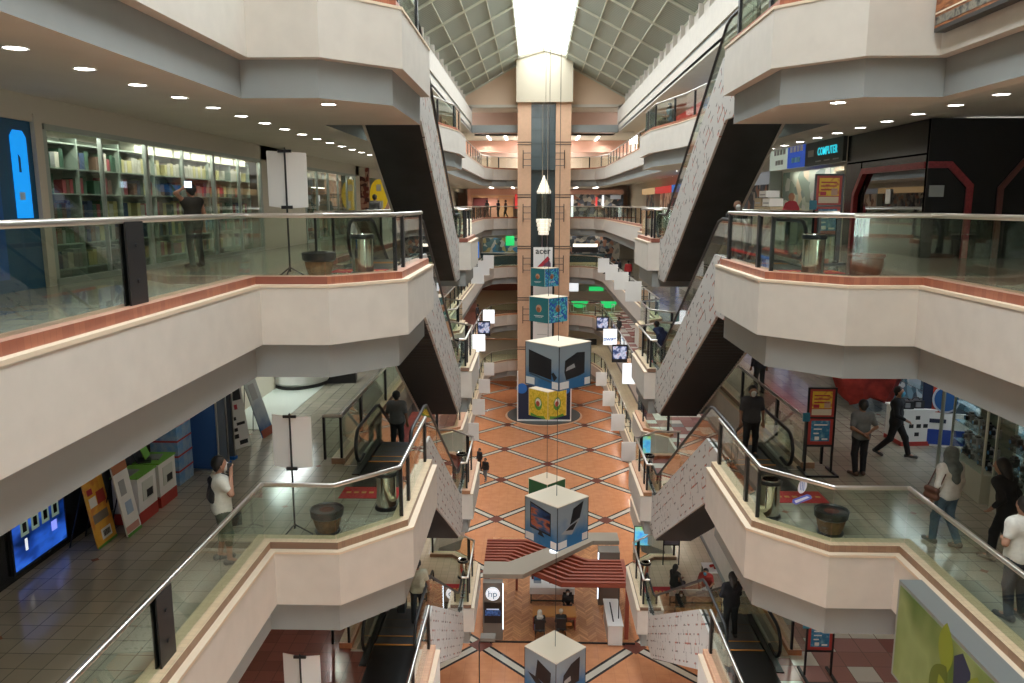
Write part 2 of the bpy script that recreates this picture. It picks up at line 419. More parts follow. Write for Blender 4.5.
# ------------------------------------------------------------------ upper fascia, clerestory and roof
for side in (-1, 1):
    sname = 'left' if side < 0 else 'right'
    mb = MB()
    x = lambda v: mx(v, side)
    mb.box((x(-9.2), -7, 6.6), (x(-5.85), 79, 6.75), ceilm)
    mb.box((x(-9.2), 79, 6.6), (x(-1.52), 92, 6.75), ceilm); struct(mb, 'ceiling')
    mb = MB(); mb.box((x(-6.2), -7, 6.5), (x(-5.85), 75, 7.15), cream); mb.box((x(-6.25), -7, 7.15), (x(-5.87), 75, 7.3), beamc)
    mb.box((x(-6.2), -7, 7.3), (x(-5.78), 75, 8.45), cream); struct(mb, 'wall_'+sname)
    mb = MB(); mb.box((x(-7.3) if side < 0 else 8.9, -7, 8.4), (x(-6.9) if side < 0 else 8.25, 75.2, 9.95), cream); mb.box((x(-7.4), -7, 8.3), (x(-5.8), 75, 8.45), cream); struct(mb, 'wall_'+sname)
    # short clerestory posts between fascia and roof
    for k in range(30):
        p = MB(); yy = 2+k*2.45
        p.box((-.12, -.09, 0), (.12, .09, 1.25), cream); o = struct(p, 'trim_%d' % (100+k+(50 if side > 0 else 0)))
        o.location = (x(-6.35), yy, 8.45)
# end wall above the far gallery
mb = MB()
mb.box((-7.2, 79.0, 6.6), (-1.54, 79.3, 9.0), pinkw); mb.box((3.24, 79.0, 6.6), (8.9, 79.3, 9.0), pinkw)
mb.box((-9.2, 74.9, 8.75), (-1.54, 79.4, 9.0), ceilm); mb.box((3.24, 74.9, 8.75), (11.0, 79.4, 9.0), ceilm); mb.box((-9.2, 79.0, 6.6), (-7.2, 79.3, 9.0), pinkw); mb.box((8.9, 79.0, 6.6), (11, 79.3, 9.0), pinkw); struct(mb, 'wall_back')
mb = MB(); mb.prismy([(-6.9, 8.75), (-1.5, 8.75), (-1.5, 12.6), (-6.9, 9.65)], 75, 75.25, peach)
mb.prismy([(3.25, 8.75), (8.6, 8.75), (8.6, 9.65), (3.25, 12.5)], 75, 75.25, peach); struct(mb, 'wall_back')
mb = MB(); mb.box((-5.8, 74.5, 6.5), (-1.54, 74.9, 7.15), beamc); mb.box((3.24, 74.5, 6.5), (7.57, 74.9, 7.15), beamc)
mb.box((-9.3, 74.5, 6.4), (-9.1, 79.4, 9.2), cream); mb.box((10.9, 74.5, 6.4), (11.1, 79.4, 9.2), cream)
mb.box((-7.3, 74.9, 6.5), (-5.8, 75.2, 8.9), cream); mb.box((7.57, 74.9, 6.5), (9.1, 75.2, 8.9), cream); struct(mb, 'wall_back')
roofm = stripes('corrugated roof', ((.34, .38, .33), (.42, .46, .40)), 1, .34, .7)
purl = mat('cream roof steel', (.62, .62, .50), .6)
RL = [(-6.95, 9.65), (-1.40, 12.70)]; RR = [(8.40, 9.65), (2.65, 12.70)]; PK = (.72, 13.25)
for (e, r), nm in ((RL, 'left'), (RR, 'right')):
    mb = MB(); mb.prismy([e, r, (r[0], r[1]+.15), (e[0], e[1]+.15)], -7.3, 75.3, roofm); struct(mb, 'ceiling')
    dirv = Vector((r[0]-e[0], r[1]-e[1]))
    mb = MB()
    for t in (.03, .27, .5, .73, .985):
        c = Vector(e)+dirv*t; mb.box((c.x-.035, -7, c.y-.10), (c.x+.035, 75, c.y-.02), purl)
    struct(mb, 'trim_%d' % (200+(nm == 'right')))
    for k in range(16):
        mb = MB(); y = -4.5+k*5.3; nrm = Vector((dirv.y, -dirv.x)).normalized()
        if nrm.y > 0: nrm = -nrm
        a, b = Vector(e), Vector(r); q = [a+nrm*.03, b+nrm*.03, b+nrm*.17, a+nrm*.17]
        mb.prismy([(p.x, p.y) for p in q], y-.035, y+.035, purl); struct(mb, 'trim_%d' % (210+k+(40 if nm == 'right' else 0)))
# skylight: clear roof glass on slim bars
skyg = glass('skylight glass', (.97, .985, .98), .04)
mb = MB(); mb.prismy([(-1.40, 12.84), PK, (2.65, 12.84), (2.65, 12.87), (PK[0], PK[1]+.03), (-1.40, 12.87)], -7.3, 75.3, skyg); struct(mb, 'window_1')
mb = MB()
for k in range(42):
    y = -6+k*1.95
    mb.prismy([(-1.4, 12.78), (PK[0], PK[1]-.06), (2.65, 12.78), (2.65, 12.82), (PK[0], PK[1]-.02), (-1.4, 12.82)], y-.02, y+.02, purl)
mb.box((PK[0]-.04, -7, PK[1]-.1), (PK[0]+.04, 75, PK[1]-.02), purl); struct(mb, 'window_1_frame')
pl = bpy.data.lights.new('skylight_portal', 'AREA'); pl.shape = 'RECTANGLE'; pl.size = 4.05; pl.size_y = 82; pl.cycles.is_portal = True
po = bpy.data.objects.new('skylight_portal', pl); COL.objects.link(po); po.location = ((-1.4+2.65)/2, 34, 13.4)

# gallery lamps
def lamp(x, y, z, w, r=.1, col=(1, .945, .87), spot=True):
    ld = bpy.data.lights.new('downlight_lamp', 'SPOT'); ld.spot_size = math.radians(150); ld.spot_blend = .6; ld.energy = w*LAMP_K; ld.shadow_soft_size = r; ld.color = col
    o = bpy.data.objects.new('downlight_lamp', ld); COL.objects.link(o); o.location = (x, y, z); return o
for L, zc in (('A', 1.70), ('B', -2.93), ('D', -7.65), ('E', -12.40), ('F', -17.05), ('C', 6.58)):
    for side in (-1, 1):
        for k in range(13):
            y = 3+k*6.2
            w = (150 if L in 'DEF' and y > 45 else 95) if y > 34 else (55 if y > 20 else 30)
            if L == 'A' and y < 34: w *= 1.3
            if L in 'FE' and y < 22: continue
            if L == 'C' and y > 45: w = 120
            lamp(mx(-5.9, side), y, zc-.12, w)
    for x in (-5, 0.9, 7): lamp(x, 84, zc-.12, 300 if L == 'A' else 170)

# ================================================================== railings
def railing(path, z, label, posts=(), step=1.9, group=None, pw=.10, zr=1.15, name='glass_railing', cat='railing', panels=True, rr=.042):
    """posts: list of (arclength, width along the rail)"""
    P = [Vector(p) for p in path]; x0, y0 = P[0]
    root = thing(name, label, cat, (x0, y0, z), 0, group)
    loc = [p-P[0] for p in P]
    mb = MB(); mb.tube([(p.x, p.y, zr) for p in loc], rr, steel, 12); mb.build('handrail', root, smooth=True)
    segs = []; L = 0
    for a, b in zip(loc, loc[1:]):
        d = (b-a); segs.append((a, b, L, d.length)); L += d.length
    n = 0
    for a, b, s0, l in segs:
        k = max(1, round(l/step)); u = (b-a).normalized(); nn = Vector((-u.y, u.x))
        for i in range(k):
            p = a+u*(l*i/k+.012); q = a+u*(l*(i+1)/k-.012); n += 1
            if n > 95: break
            mb = MB(); w = nn*.006
            mb.prism([(p+w).to_tuple(), (q+w).to_tuple(), (q-w).to_tuple(), (p-w).to_tuple()], .14, zr-.03, glassm); mb.build('glass_panel', root)
    for sp, wd in posts:
        for a, b, s0, l in segs:
            if s0 <= sp <= s0+l+1e-6:
                u = (b-a).normalized(); c = a+u*(sp-s0); nn = Vector((-u.y, u.x))
                mb = MB()
                if wd > .2:
                    for sgn in (-1, 1):
                        q = [c+u*(-wd/2)+nn*sgn*.02, c+u*(wd/2)+nn*sgn*.02, c+u*(wd/2)+nn*sgn*.045, c+u*(-wd/2)+nn*sgn*.045]
                        mb.prism([(v.x, v.y) for v in q], .06, zr-.02, black)
                    o = mb.build('post', root)
                    for sgn in (-1, 1):
                        for zz in (.42, zr-.3):
                            e = c+nn*sgn*.045; m2 = MB(); m2.tube([(e.x, e.y, zz), (e.x+nn.x*sgn*.02, e.y+nn.y*sgn*.02, zz)], .028, black, 10); m2.build('bolt', o)
                else:
                    q = [c+u*(-wd/2)-nn*.035, c+u*(wd/2)-nn*.035, c+u*(wd/2)+nn*.035, c+u*(-wd/2)+nn*.035]
                    mb.prism([(v.x, v.y) for v in q], .10, zr-.02, black); mb.build('post', root)
                break
    return root
def plen(p): return sum((Vector(a)-Vector(b)).length for a, b in zip(p, p[1:]))
lname = {'C': 'top', 'A': 'eye-level', 'B': 'second', 'D': 'third', 'E': 'fourth'}
for L in 'CABDE':
    z = LV[L]
    for side in (-1, 1):
        sn = 'left' if side < 0 else 'right'
        near, pit, land, far = edge(L, side)
        fl = {'C': 'highest gallery', 'A': 'eye-level gallery', 'B': 'gallery one floor down', 'D': 'gallery two floors down', 'E': 'lowest gallery'}[L]
        if L != 'E':
            p = offset(M([(-4.57, 1.5)]+near[1:], side), .25 if side < 0 else -.25)
            tot = plen(p); e = plen(p[-2:])
            posts = [(7.9, .42), (tot-e+.95, .13), (tot-.15, .13), (tot-e+.1, .05)]
            railing(p, z, 'steel and glass railing round the near %s bay of the %s' % (sn, fl), posts)
            p = M([(-4.95, 17.85), (-4.53, 17.85), (-4.53, 28.3)], side)
            railing(p, z, 'glass balustrade beside the %s escalator well on the %s' % (sn, fl), [(.02, .05), (.42, .05), (2.6, .14), (6, .10)], step=1.75)
        if land:
            p = offset(M([(-2.75, 28.4)]+land, side), .25 if side < 0 else -.25)
            railing(p, z, 'railing round the %s escalator landing of the %s' % (sn, fl), [(.25, .10), (.95, .12), (2.4, .12), (4.0, .12), (plen(p)-.1, .08)], step=1.3)
        p = offset(M(far, side), .25 if side < 0 else -.25)
        n = int(plen(p)/2.4)
        railing(p, z, 'long far railing along the %s side of the %s' % (sn, fl), [(i*2.4+.2, .10) for i in range(n)], step=2.4)

# ================================================================== escalators
clad = clad_mat('crazed white cladding', 1)
under = mat('escalator underside', (.018, .021, .021), .55, noise=.5, nscale=1.2)
rib = mat('escalator underside rib', (.045, .036, .032), .5)
comb = mat('comb yellow', (.75, .30, .05), .5)
stepm = stripes('ribbed step', ((.03, .03, .032), (.10, .10, .105)), 0, .02, .4)
platem = mat('floor plate', (.05, .05, .052), .3, .6)
platec = mat('copper floor plate', (.42, .20, .10), .45, .2)
def escalator(side, Lt, Lb, label, ribbed=True):
    drop = LV[Lt]-LV[Lb]; x = mx(-3.41, side); run = drop/math.tan(math.radians(30)); ya, yb = 2.4, 2.4+run; ye = yb+1.9
    root = thing('escalator', label, 'escalator', (x, 17.2, LV[Lt]), 0, 'escalators between the galleries')
    def st(y): return 0 if y < ya else (-(y-ya)*drop/run if y < yb else -drop)
    inn = 1 if side < 0 else -1       # side towards the atrium
    prof = [(.6, .10), (ya+.15, .12), (yb-.1, -drop+.27), (yb+.35, -drop+.12), (ye+.1, -drop+.10), (ye+.1, -drop-.02), (yb+1.1, -drop-.02), (yb+1.1, -drop-1.30), (yb-.35, -drop-1.30), (ya-.35, -1.35), (.6, -1.35)]
    mb = MB(); mb.prismx(prof, inn*.66, inn*.72, clad); mb.build('cladding_panel', root)
    mb = MB(); mb.prismx(prof, -inn*.66, -inn*.72, cream); mb.build('cladding_panel', root)
    mb = MB(); mb.prismx([(.6, -1.30), (ya-.35, -1.30), (yb-.35, -drop-1.27), (yb+1.1, -drop-1.27), (yb+1.1, -drop-1.15), (yb-.3, -drop-1.15), (ya-.3, -1.2), (.6, -1.2)], -.66, .66, under)
    if ribbed:
        for k in range(40):
            y = ya-.1+k*(run/40); zz = -1.33-(y-ya+.35)*drop/run
            mb.box((-.64, y, zz-.03), (.64, y+.06, zz+.05), rib)
    mb.build('underside', root)
    # skirts (deck) and glass sides
    for sx in (-1, 1):
        dk = [(-.15, .02), (ya+.1, .04), (yb-.05, -drop+.16), (ye+.2, -drop+.02)]
        mb = MB(); mb.prismx(dk+[(p[0], p[1]-.22 if 0 < i < 3 else p[1]-.02) for i, p in list(enumerate(dk))[::-1]], sx*.53, sx*.71, platem); mb.build('deck', root)
        top = [(-.02, .62), (.10, .86), (.38, .95), (ya+.05, .95), (yb+.05, -drop+.98), (ye-.1, -drop+.95), (ye+.16, -drop+.86), (ye+.26, -drop+.62)]
        bot = [(.05, .06), (ya+.1, .05), (yb, -drop+.16), (ye+.15, -drop+.06)]
        mb = MB(); mb.prismx(top+bot[::-1], sx*.615, sx*.628, glassm); mb.build('balustrade', root)
        def arc(cy, cz, r, a0, a1, n=7): return [(cy+r*math.cos(a0+(a1-a0)*i/n), cz+r*math.sin(a0+(a1-a0)*i/n)) for i in range(n+1)]
        path = [(.75, .20)]+arc(.36, .58, .40, -PI/2, -PI*1.5)+[(ya-.1, .98), (ya+.3, .90), (yb-.2, -drop+1.12), (yb+.25, -drop+.98)]+arc(ye-.1, -drop+.58, .40, PI/2, -PI/2)+[(ye-.5, -drop+.2)]
        mb = MB(); mb.tube([(sx*.622, a, b) for a, b in path], .04, rubber, 8); mb.build('handrail', root, smooth=True)
    mb = MB(); mb.box((-.52, -.9, -.03), (.52, .75, .012), platem); mb.build('floor_plate', root)
    mb = MB(); mb.box((-.52, .75, .0), (.52, .80, .02), comb); mb.box((-.52, 1.18, .0), (.52, 1.21, .008), comb); mb.build('comb', root)
    mb = MB(); mb.box((-.6, ye-.75, -drop-.03), (.6, ye+.35, -drop+.014), platec); mb.build('floor_plate', root)
    mb = MB(); mb.box((-.5, 0, -.19), (.5, .405, 0), stepm); mb.box((-.5, -.002, -.006), (.5, .012, .002), mat('step edge', (.16, .09, .03), .5))
    s0 = mb.build('step', root); first = True
    y = .8
    while y < ye-.78:
        o = s0 if first else s0.copy()
        if not first: COL.objects.link(o); o.parent = root
        first = False; o.location = (0, y, st(y+.2)-.005 if y > ya-.4 else -.005); y += .405
    return root
for side in (-1, 1):
    sn = 'left' if side < 0 else 'right'
    escalator(side, 'C', 'A', 'smooth dark-bottomed escalator climbing out of the %s eye-level gallery to the highest gallery' % sn, False)
    escalator(side, 'A', 'B', 'escalator with ribbed dark underside falling from the near %s eye-level bay to the gallery below' % sn)
    escalator(side, 'B', 'D', 'escalator going down from the near %s bay one floor below the camera' % sn)
    escalator(side, 'D', 'E', 'lowest %s escalator, its dark entry plate at the bottom of the picture' % sn)

matr = mat('red mat', (.50, .03, .035), .9, noise=.2, nscale=30)
for side in (-1, 1):
    sn = 'left' if side < 0 else 'right'
    for L, y0, y1, w in (('A', 15.6, 16.25, .6), ('B', 15.6, 16.25, .62), ('D', 15.6, 16.25, .6), ('B', 29.95, 30.7, .62), ('D', 29.95, 30.7, .62), ('E', 29.55, 30.35, .68)):
        mb = MB(); mb.box((-w, -(y1-y0)/2, 0), (w, (y1-y0)/2, .012), matr); 
        for k in range(7): mb.box((-w+.1+k*.16, -.05, .012), (-w+.2+k*.16, .05, .014), mat('mat print', (.65, .35, .1), .9))
        o = mb.build('floor_mat')
        tag(o, 'red mat at the %s of the %s escalator, %s gallery from the top' % ('top' if y0 < 20 else 'foot', sn, {'A': 'second', 'B': 'third', 'D': 'fourth', 'E': 'fifth'}[L]), 'mat', None, (mx(-3.45, side)+(.25 if side > 0 and y0 < 20 else 0), (y0+y1)/2, LV[L]))

# ================================================================== lift tower
t = thing('lift_tower', 'tan stone lift tower with a glass shaft at the far end of the atrium', 'lift tower', (.85, 73, LV['F']))
H = -LV['F']
shaft = mat('shaft glass dark', (.035, .05, .055), .15); dark = mat('dark void', (.02, .02, .022), .5)
for x0, x1 in ((-2.39, -1.18), (1.03, 2.40)):
    mb = MB(); mb.box((x0, 0, 0), (x1, 6, H+8.95), tan_); o = mb.build('column', t)
    for zz in (5.3, .65, -4.0, -8.75, -13.4):
        for q in (0, .22): mb = MB(); mb.box((x0-.03, -.04, H+zz+q-.03), (x1+.03, .0, H+zz+q+.03), black); mb.build('band', o)
    mb = MB(); s_ = -1 if x0 < 0 else 1; xc = (x0+x1)/2+s_*.1
    for zz in (4.0, -.75, -5.4, -10.1):
        mb.tube([(xc, -.25, H+zz-.8), (xc, -.25, H+zz+.8)], .04, black, 6)
        for q in (-.55, 0, .55): mb.tube([(xc, -.25, H+zz+q), (x1 if s_ < 0 else x0, -.25, H+zz+q), (x1 if s_ < 0 else x0, .0, H+zz+q)], .03, black, 6)
    mb.build('bracket', o)
mb = MB(); mb.box((-1.18, 1.0, 0), (1.03, 1.2, H+8.9), shaft); mb.build('shaft_wall', t)
mb = MB()
for k in range(5): mb.box((-1.18, .55, H+3.1+k*1.16), (1.03, .60, H+3.1+k*1.16+1.12), mat('shaft glazing', (.06, .085, .095), .08))
mb.build('glazing', t)
mb = MB()
for xx in (-.14, .33): mb.tube([(xx, .4, 4), (xx, .4, H+8.9)], .035, steel, 6)
mb.build('guide_rail', t)
mb = MB(); mb.prismy([(-2.5, H+8.95), (2.5, H+8.95), (2.5, H+12.6), (0, H+13.3), (-2.5, H+12.6)], -.4, 6, mat('lift head paint', (.46, .40, .30), .8))
mb.build('machine_room', t)
mb = MB(); mb.prismy([(-2.62, H+12.5), (0, H+13.25), (2.62, H+12.5), (2.62, H+12.75), (0, H+13.5), (-2.62, H+12.75)], -.52, 6, mat('lift head trim', (.24, .21, .15), .8)); mb.build('roof_trim', t)
# lift car
t = thing('lift_car', 'lit glass lift car with a pointed white roof halfway up the tower', 'lift car', (.85, 73.1, -2.75))
litw = mat('lift car lit panel', (.9, .85, .72), .5, emit=(1, .92, .75), estr=.55)
mb = MB(); mb.lathe([(.62, 3.72), (.66, 3.9), (.60, 4.0), (.04, 5.35), (0, 5.4)], (0, .1, 0), litw, 6); mb.build('roof', t)
mb = MB(); mb.lathe([(.62, 1.5), (.62, 3.72)], (0, .1, 0), shopglass, 6); mb.build('cabin_glass', t)
mb = MB()
for k in range(6):
    a = PI*2*k/6; mb.tube([(.63*math.cos(a), .1+.63*math.sin(a), 1.5), (.63*math.cos(a), .1+.63*math.sin(a), 3.75)], .03, black, 6)
mb.lathe([(.3, 3.0), (.3, 3.05)], (0, .1, 0), black, 8); mb.build('cabin_frame', t)
mb = MB()
for k in range(4): r = .70-.07*(3-k); mb.lathe([(r-.05, .0+k*.37), (r, .04+k*.37), (r, .30+k*.37), (r-.06, .35+k*.37)], (0, .1, 0), litw, 6)
mb.build('stepped_base', t)

# tall banners in the shaft, stage at its foot
t = thing('banner', 'white hanging banner with a red laptop on the lift shaft', 'banner', (.80, 72.85, -6.6))
mb = MB(); mb.box((-.88, 0, 0), (.88, .03, 2.75), white); mb.build('sheet', t)
text_mesh('lettering', 'acer', .78, mat('letter dark', (.05, .06, .06), .6), t, (0, -.01, 2.38), (PI/2, 0, 0), .006, .012)
redp = mat('print red', (.45, .03, .05), .5)
mb = MB(); mb.prismy([(-.55, .75), (-.35, .65), (.72, .65), (.72, 1.25), (.45, 1.85), (.2, 1.65)], -.012, -.004, mat('print purple', (.16, .07, .13), .6)); mb.prismy([(-.6, .85), (-.42, .68), (.66, 1.65), (.42, 1.92)], -.02, -.012, redp); mb.build('laptop_print', t)
mb = MB(); mb.box((-.88, 0, 0), (.88, .03, 8.2), white)
for k in range(6): mb.box((-.5, -.008, 1+k*1.1), (.4, 0, 1.08+k*1.1), mat('faint print', (.55, .55, .52), .7))
tag(mb.build('banner'), 'long white banner down the lower half of the lift shaft', 'banner', None, (.80, 72.85, -15.2))
navy = mat('navy board', (.012, .022, .06), .5); bluep = mat('print blue', (.02, .16, .55), .5)
t = thing('display_stage', 'round grey stage with a navy backdrop at the foot of the lift', 'stage', (1.0, 74.8, LV['F']))
mb = MB(); mb.lathe([(3.55, 0), (3.55, .16), (3.3, .17), (0, .17)], (0, 0, 0), mat('stage carpet', (.09, .10, .10), .8), 40); mb.build('platform', t)
mb = MB(); mb.lathe([(3.75, 0), (3.75, .05), (3.56, .05)], (0, 0, 0), tan_, 40); mb.build('rim', t)
mb = MB(); mb.box((-2.45, -2.5, .17), (2.45, -2.2, 3.6), navy); 
mb.box((-2.55, -2.55, .17), (-2.45, -2.15, 4.9), white); mb.box((2.45, -2.55, .17), (2.55, -2.15, 4.9), white); mb.box((-2.55, -2.6, .17), (2.55, -2.2, .30), white); mb.build('backdrop', t)
mb = MB(); mb.lathe([(.5, 0), (.5, .02)], (-2.1, 0, 0), bluep, 16); o = mb.build('print', t); o.rotation_euler = (PI/2, 0, 0); o.location = (0, -2.52, 3.3)
mb = MB(); mb.lathe([(.4, 0), (.4, .02)], (2.0, 0, 0), bluep, 16); o = mb.build('print', t); o.rotation_euler = (PI/2, 0, 0); o.location = (0, -2.52, 3.2)

# ================================================================== hanging cubes
cubetop = mat('cube top board', (.80, .70, .55), .7)
def grad(name, a, b, z0, z1):
    if name in MATS: return MATS[name]
    m, nt, bs = nodes_of(name); g = G(nt); o, vec = g.xyz()
    n = nt.nodes.new('ShaderNodeTexNoise'); n.inputs['Scale'].default_value = 1.6; nt.links.new(vec, n.inputs['Vector'])
    f = g.v('DIVIDE', g.v('SUBTRACT', o[2], z0), z1-z0); f = g.v('ADD', f, g.v('MULTIPLY', g.v('SUBTRACT', n.outputs['Fac'], .5), .9))
    r = nt.nodes.new('ShaderNodeValToRGB'); r.color_ramp.elements[0].color = (*a, 1); r.color_ramp.elements[1].color = (*b, 1)
    r.color_ramp.elements[0].position = .05; r.color_ramp.elements[1].position = .6; nt.links.new(f, r.inputs[0]); nt.links.new(r.outputs[0], bs.inputs['Base Color'])
    bs.inputs['Roughness'].default_value = .5; MATS[name] = m; return m
bluegrey = grad('blue grey print', (.03, .16, .36), (.28, .34, .38), -1.7, 0)
teal = mat('teal print', (.02, .17, .19), .55)
tealdot = noisy('teal blue dotted print', [(.02, .22, .30), (.10, .50, .62), (.02, .10, .45)], 9, .55, kind='vor')
yel = noisy('yellow dotted print', [(.72, .50, .03), (.60, .44, .02), (.80, .58, .06)], 9, .55, kind='vor')
grn = mat('green print', (.015, .12, .05), .6)
prblack = mat('print black', (.012, .012, .015), .5); prgrey = mat('print grey', (.35, .36, .37), .5); prwhite = mat('print white', (.85, .84, .82), .6)
sunset = noisy('screen sunset print', [(.005, .01, .04), (.02, .06, .16), (.05, .10, .2), (.50, .13, .04), (.03, .02, .05)], 1.3, .4, stretch=(1, 1, 3))
def cube(kind, ztop, y, s, h, label, x=.93):
    r = s/math.sqrt(2)
    root = thing('hanging_cube', label, 'hanging cube', (x, y, ztop), 0, None)
    fm = {'pc': bluegrey, 'teal': teal, 'yellow': yel, 'green': grn}[kind]
    fm2 = tealdot if kind == 'teal' else fm
    mb = MB(); hh = s/2; mb.box((-hh, -hh, -h), (hh, hh, -.01), fm); o = mb.build('body', root); o.rotation_euler = (0, 0, PI/4)
    # rotated by 45 degrees: local -y face looks right-front, local -x face looks left-front
    m2 = MB(); m2.box((-hh-.012, -hh-.012, -.03), (hh+.012, hh+.012, 0), cubetop); e = .02
    for sx in (-1, 1):
        for sy in (-1, 1): m2.box((sx*hh-e/2, sy*hh-e/2, -h), (sx*hh+e/2, sy*hh+e/2, 0), prblack if kind == 'pc' else cubetop)
    m2.build('top_board', o)
    def face(which, polys, nm):          # polys in face coordinates u (0 left..1 right), v (0 bottom..1 top)
        mb = MB()
        for i, (pts, m) in enumerate(polys):
            q = []
            for u, v in pts:
                if which == 'R': q.append((-hh+u*s, -h+v*h))
                else: q.append((hh-u*s, -h+v*h))
            d0 = -hh-.004-i*.002
            if which == 'R': mb.prismy(q, d0-.002, d0, m)
            else: mb.prismx(q, d0-.002, d0, m)
        mb.build(nm, o)
    if kind == 'pc': return root, face, o
    if kind == 'teal':
        face('R', [([(0, 0), (1, 0), (1, .97), (0, .97)], tealdot)], 'dotted_print')
    ic = {'teal': ((.55, .30, .18), (.30, .10, .04)), 'yellow': ((.75, .72, .6), (.45, .07, .04)), 'green': ((.1, .3, .1), (.1, .3, .1))}[kind]
    a_, b_ = mat(kind+' emblem pale', ic[0], .6), mat(kind+' emblem red', ic[1], .6)
    if kind != 'green':
        for w in 'LR':
            circ = lambda cx, cy, rx, ry: [(cx+rx*math.cos(t*PI/6), cy+ry*math.sin(t*PI/6)) for t in range(12)]
            pl = [(circ(.5, .55, .15, .15), a_), (circ(.48, .50, .10, .10), b_), ([(.25, .24), (.75, .26), (.75, .28), (.25, .26)], prwhite), ([(.32, .19), (.68, .21), (.68, .225), (.32, .205)], prwhite)]
            if kind == 'yellow': pl = [(circ(.5, .5, .20, .24), mat('leaf print', (.10, .30, .04), .6))]+pl[:2]+[([(.1, .0), (.9, .0), (.8, .10), (.45, .05), (.1, .12)], mat('leaf print', (.10, .30, .04), .6))]
            face(w, pl, 'emblem_print')
    mb = MB(); mb.tube([(0, 0, 0), (0, 0, .6)], .012, black, 5); mb.build('hook', root)
    return root
tab = lambda a, b: ([(a, .03), (b, .03), (b, .19), (a, .19)], prwhite)
r, face, o = cube('pc', -5.10, 29.6, 1.75, 1.68, 'big blue-grey hanging cube with a black monitor, topmost of the near three')
face('L', [([(.10, .30), (.78, .22), (.78, .68), (.10, .82)], prblack), ([(.78, .36), (.86, .20), (.95, .30), (.84, .40)], prblack), ([(.12, .26), (.8, .14), (.84, .18), (.12, .30)], mat('print dark blue', (.05, .10, .16), .5)), tab(.02, .28), tab(.80, .98)], 'monitor_print')
face('R', [([(.18, .66), (.55, .80), (.80, .78), (.80, .30), (.62, .26), (.22, .22), (.16, .40)], prblack), ([(.2, .42), (.5, .47), (.46, .56), (.24, .50)], prgrey), tab(.02, .30), tab(.80, .98)], 'laptop_print')
r, face, o = cube('pc', -11.28, 29.6, 1.75, 1.78, 'hanging cube with a sunset monitor, below the big one')
face('L', [([(.16, .32), (.80, .28), (.80, .80), (.16, .92)], prblack), ([(.19, .36), (.77, .32), (.77, .77), (.19, .88)], sunset), ([(.40, .22), (.62, .20), (.52, .32), (.46, .32)], prblack), tab(.02, .28), tab(.80, .98)], 'monitor_print')
face('R', [([(.40, .50), (.72, .58), (.84, .94), (.50, .84)], prblack), ([(.12, .36), (.46, .26), (.72, .56), (.40, .49)], prgrey), ([(.26, .40), (.50, .36), (.64, .52), (.40, .47)], prblack), tab(.02, .30), tab(.80, .98)], 'laptop_print')
r, face, o = cube('pc', -17.72, 29.6, 1.75, 1.78, 'hanging cube at the bottom edge of the picture, lowest of the near three')
face('L', [([(.35, .40), (.82, .32), (.85, .70), (.42, .85)], prblack), ([(.10, .42), (.42, .20), (.85, .22), (.40, .40)], prblack)], 'laptop_print')
face('R', [([(.20, .25), (.78, .25), (.80, .85), (.50, .78), (.25, .60)], prblack), ([(.25, .35), (.5, .38), (.48, .50), (.28, .46)], prgrey)], 'laptop_print')
cube('teal', -5.85, 51, 1.75, 1.62, 'large teal hanging cube above the big monitor cube')
cube('yellow', -11.95, 51, 1.75, 1.85, 'yellow hanging cube with round red emblems')
cube('green', -18.2, 51, 1.75, 1.8, 'dark green hanging cube low over the floor, half hidden')
cube('teal', -5.50, 70, 1.75, 1.6, 'smaller teal hanging cube, furthest away in front of the lift')
for y, z0, nm in ((29.6, -17.72, 'nearest'), (51, -18.2, 'middle'), (70, -5.5, 'furthest')):
    mb = MB(); mb.tube([(0, 0, 0), (0, 0, 13.1-z0)], .012 if y < 40 else .018, black, 5); tag(mb.build('hanging_wire'), '%s long thin black wire the cubes hang on' % nm, 'wire', None, (.93, y, z0))

# ================================================================== blade signs on the railings
scr = noisy('screen picture', [(.01, .01, .03), (.03, .06, .20), (.55, .6, .75), (.35, .03, .03)], 3, .3, emit=.5)
litwhite = mat('backlit white', (.85, .87, .9), .5, emit=(.9, .95, 1), estr=.8)
def blade(x, y, z, kind, label, w=.95, h=1.2):
    t = thing('hanging_sign', label, 'sign', (x, y, z), 0, 'square signs along the gallery railings')
    m = {'w': white, 's': black, 'l': litwhite}[kind]
    mb = MB(); mb.box((-w/2, -.04, -h/2), (w/2, .04, h/2), m); mb.build('panel', t)
    if kind == 's': mb = MB(); mb.box((-w/2+.06, -.05, -h/2+.25), (w/2-.06, -.041, h/2-.12), scr); mb.build('screen', t)
    mb = MB(); s_ = 1 if x > 0 else -1
    for q in (-.3, .3): mb.tube([(s_*w/2, 0, q), (s_*(w/2+.35), 0, q)], .02, black, 5)
    mb.build('bracket', t)
    return t
ordw = ['nearest', 'second nearest', 'third nearest', 'furthest']
for side in (-1, 1):
    sn = 'left' if side < 0 else 'right'
    for i, (y) in enumerate((47, 53.6, 60.5, 67.5)):
        if side > 0 or i > 0:
            blade(mx(-4.13, side), y+(4 if side < 0 else 0), -5.10, 'w', 'plain white square sign in the top %s row, %s' % (sn, ordw[i]))
        k = 's' if i in (1, 3) and side > 0 or i == 2 and side < 0 else 'l'
        o = blade(mx(-4.13, side), y+(4 if side < 0 else 0), -10.1, k, '%s square sign, middle %s row, %s' % ('dark screen' if k == 's' else 'bright backlit', sn, ordw[i]), 1.05, 1.25)
        if side > 0 and i == 2: text_mesh('lettering', 'SWIFT', .34, bluep, o, (0, -.05, -.2), (PI/2, 0, 0), .003, .012)
        blade(mx(-4.13, side), y+(4 if side < 0 else 0), -15.0, 'w', 'plain white square sign in the lowest %s row, %s' % (sn, ordw[i]))

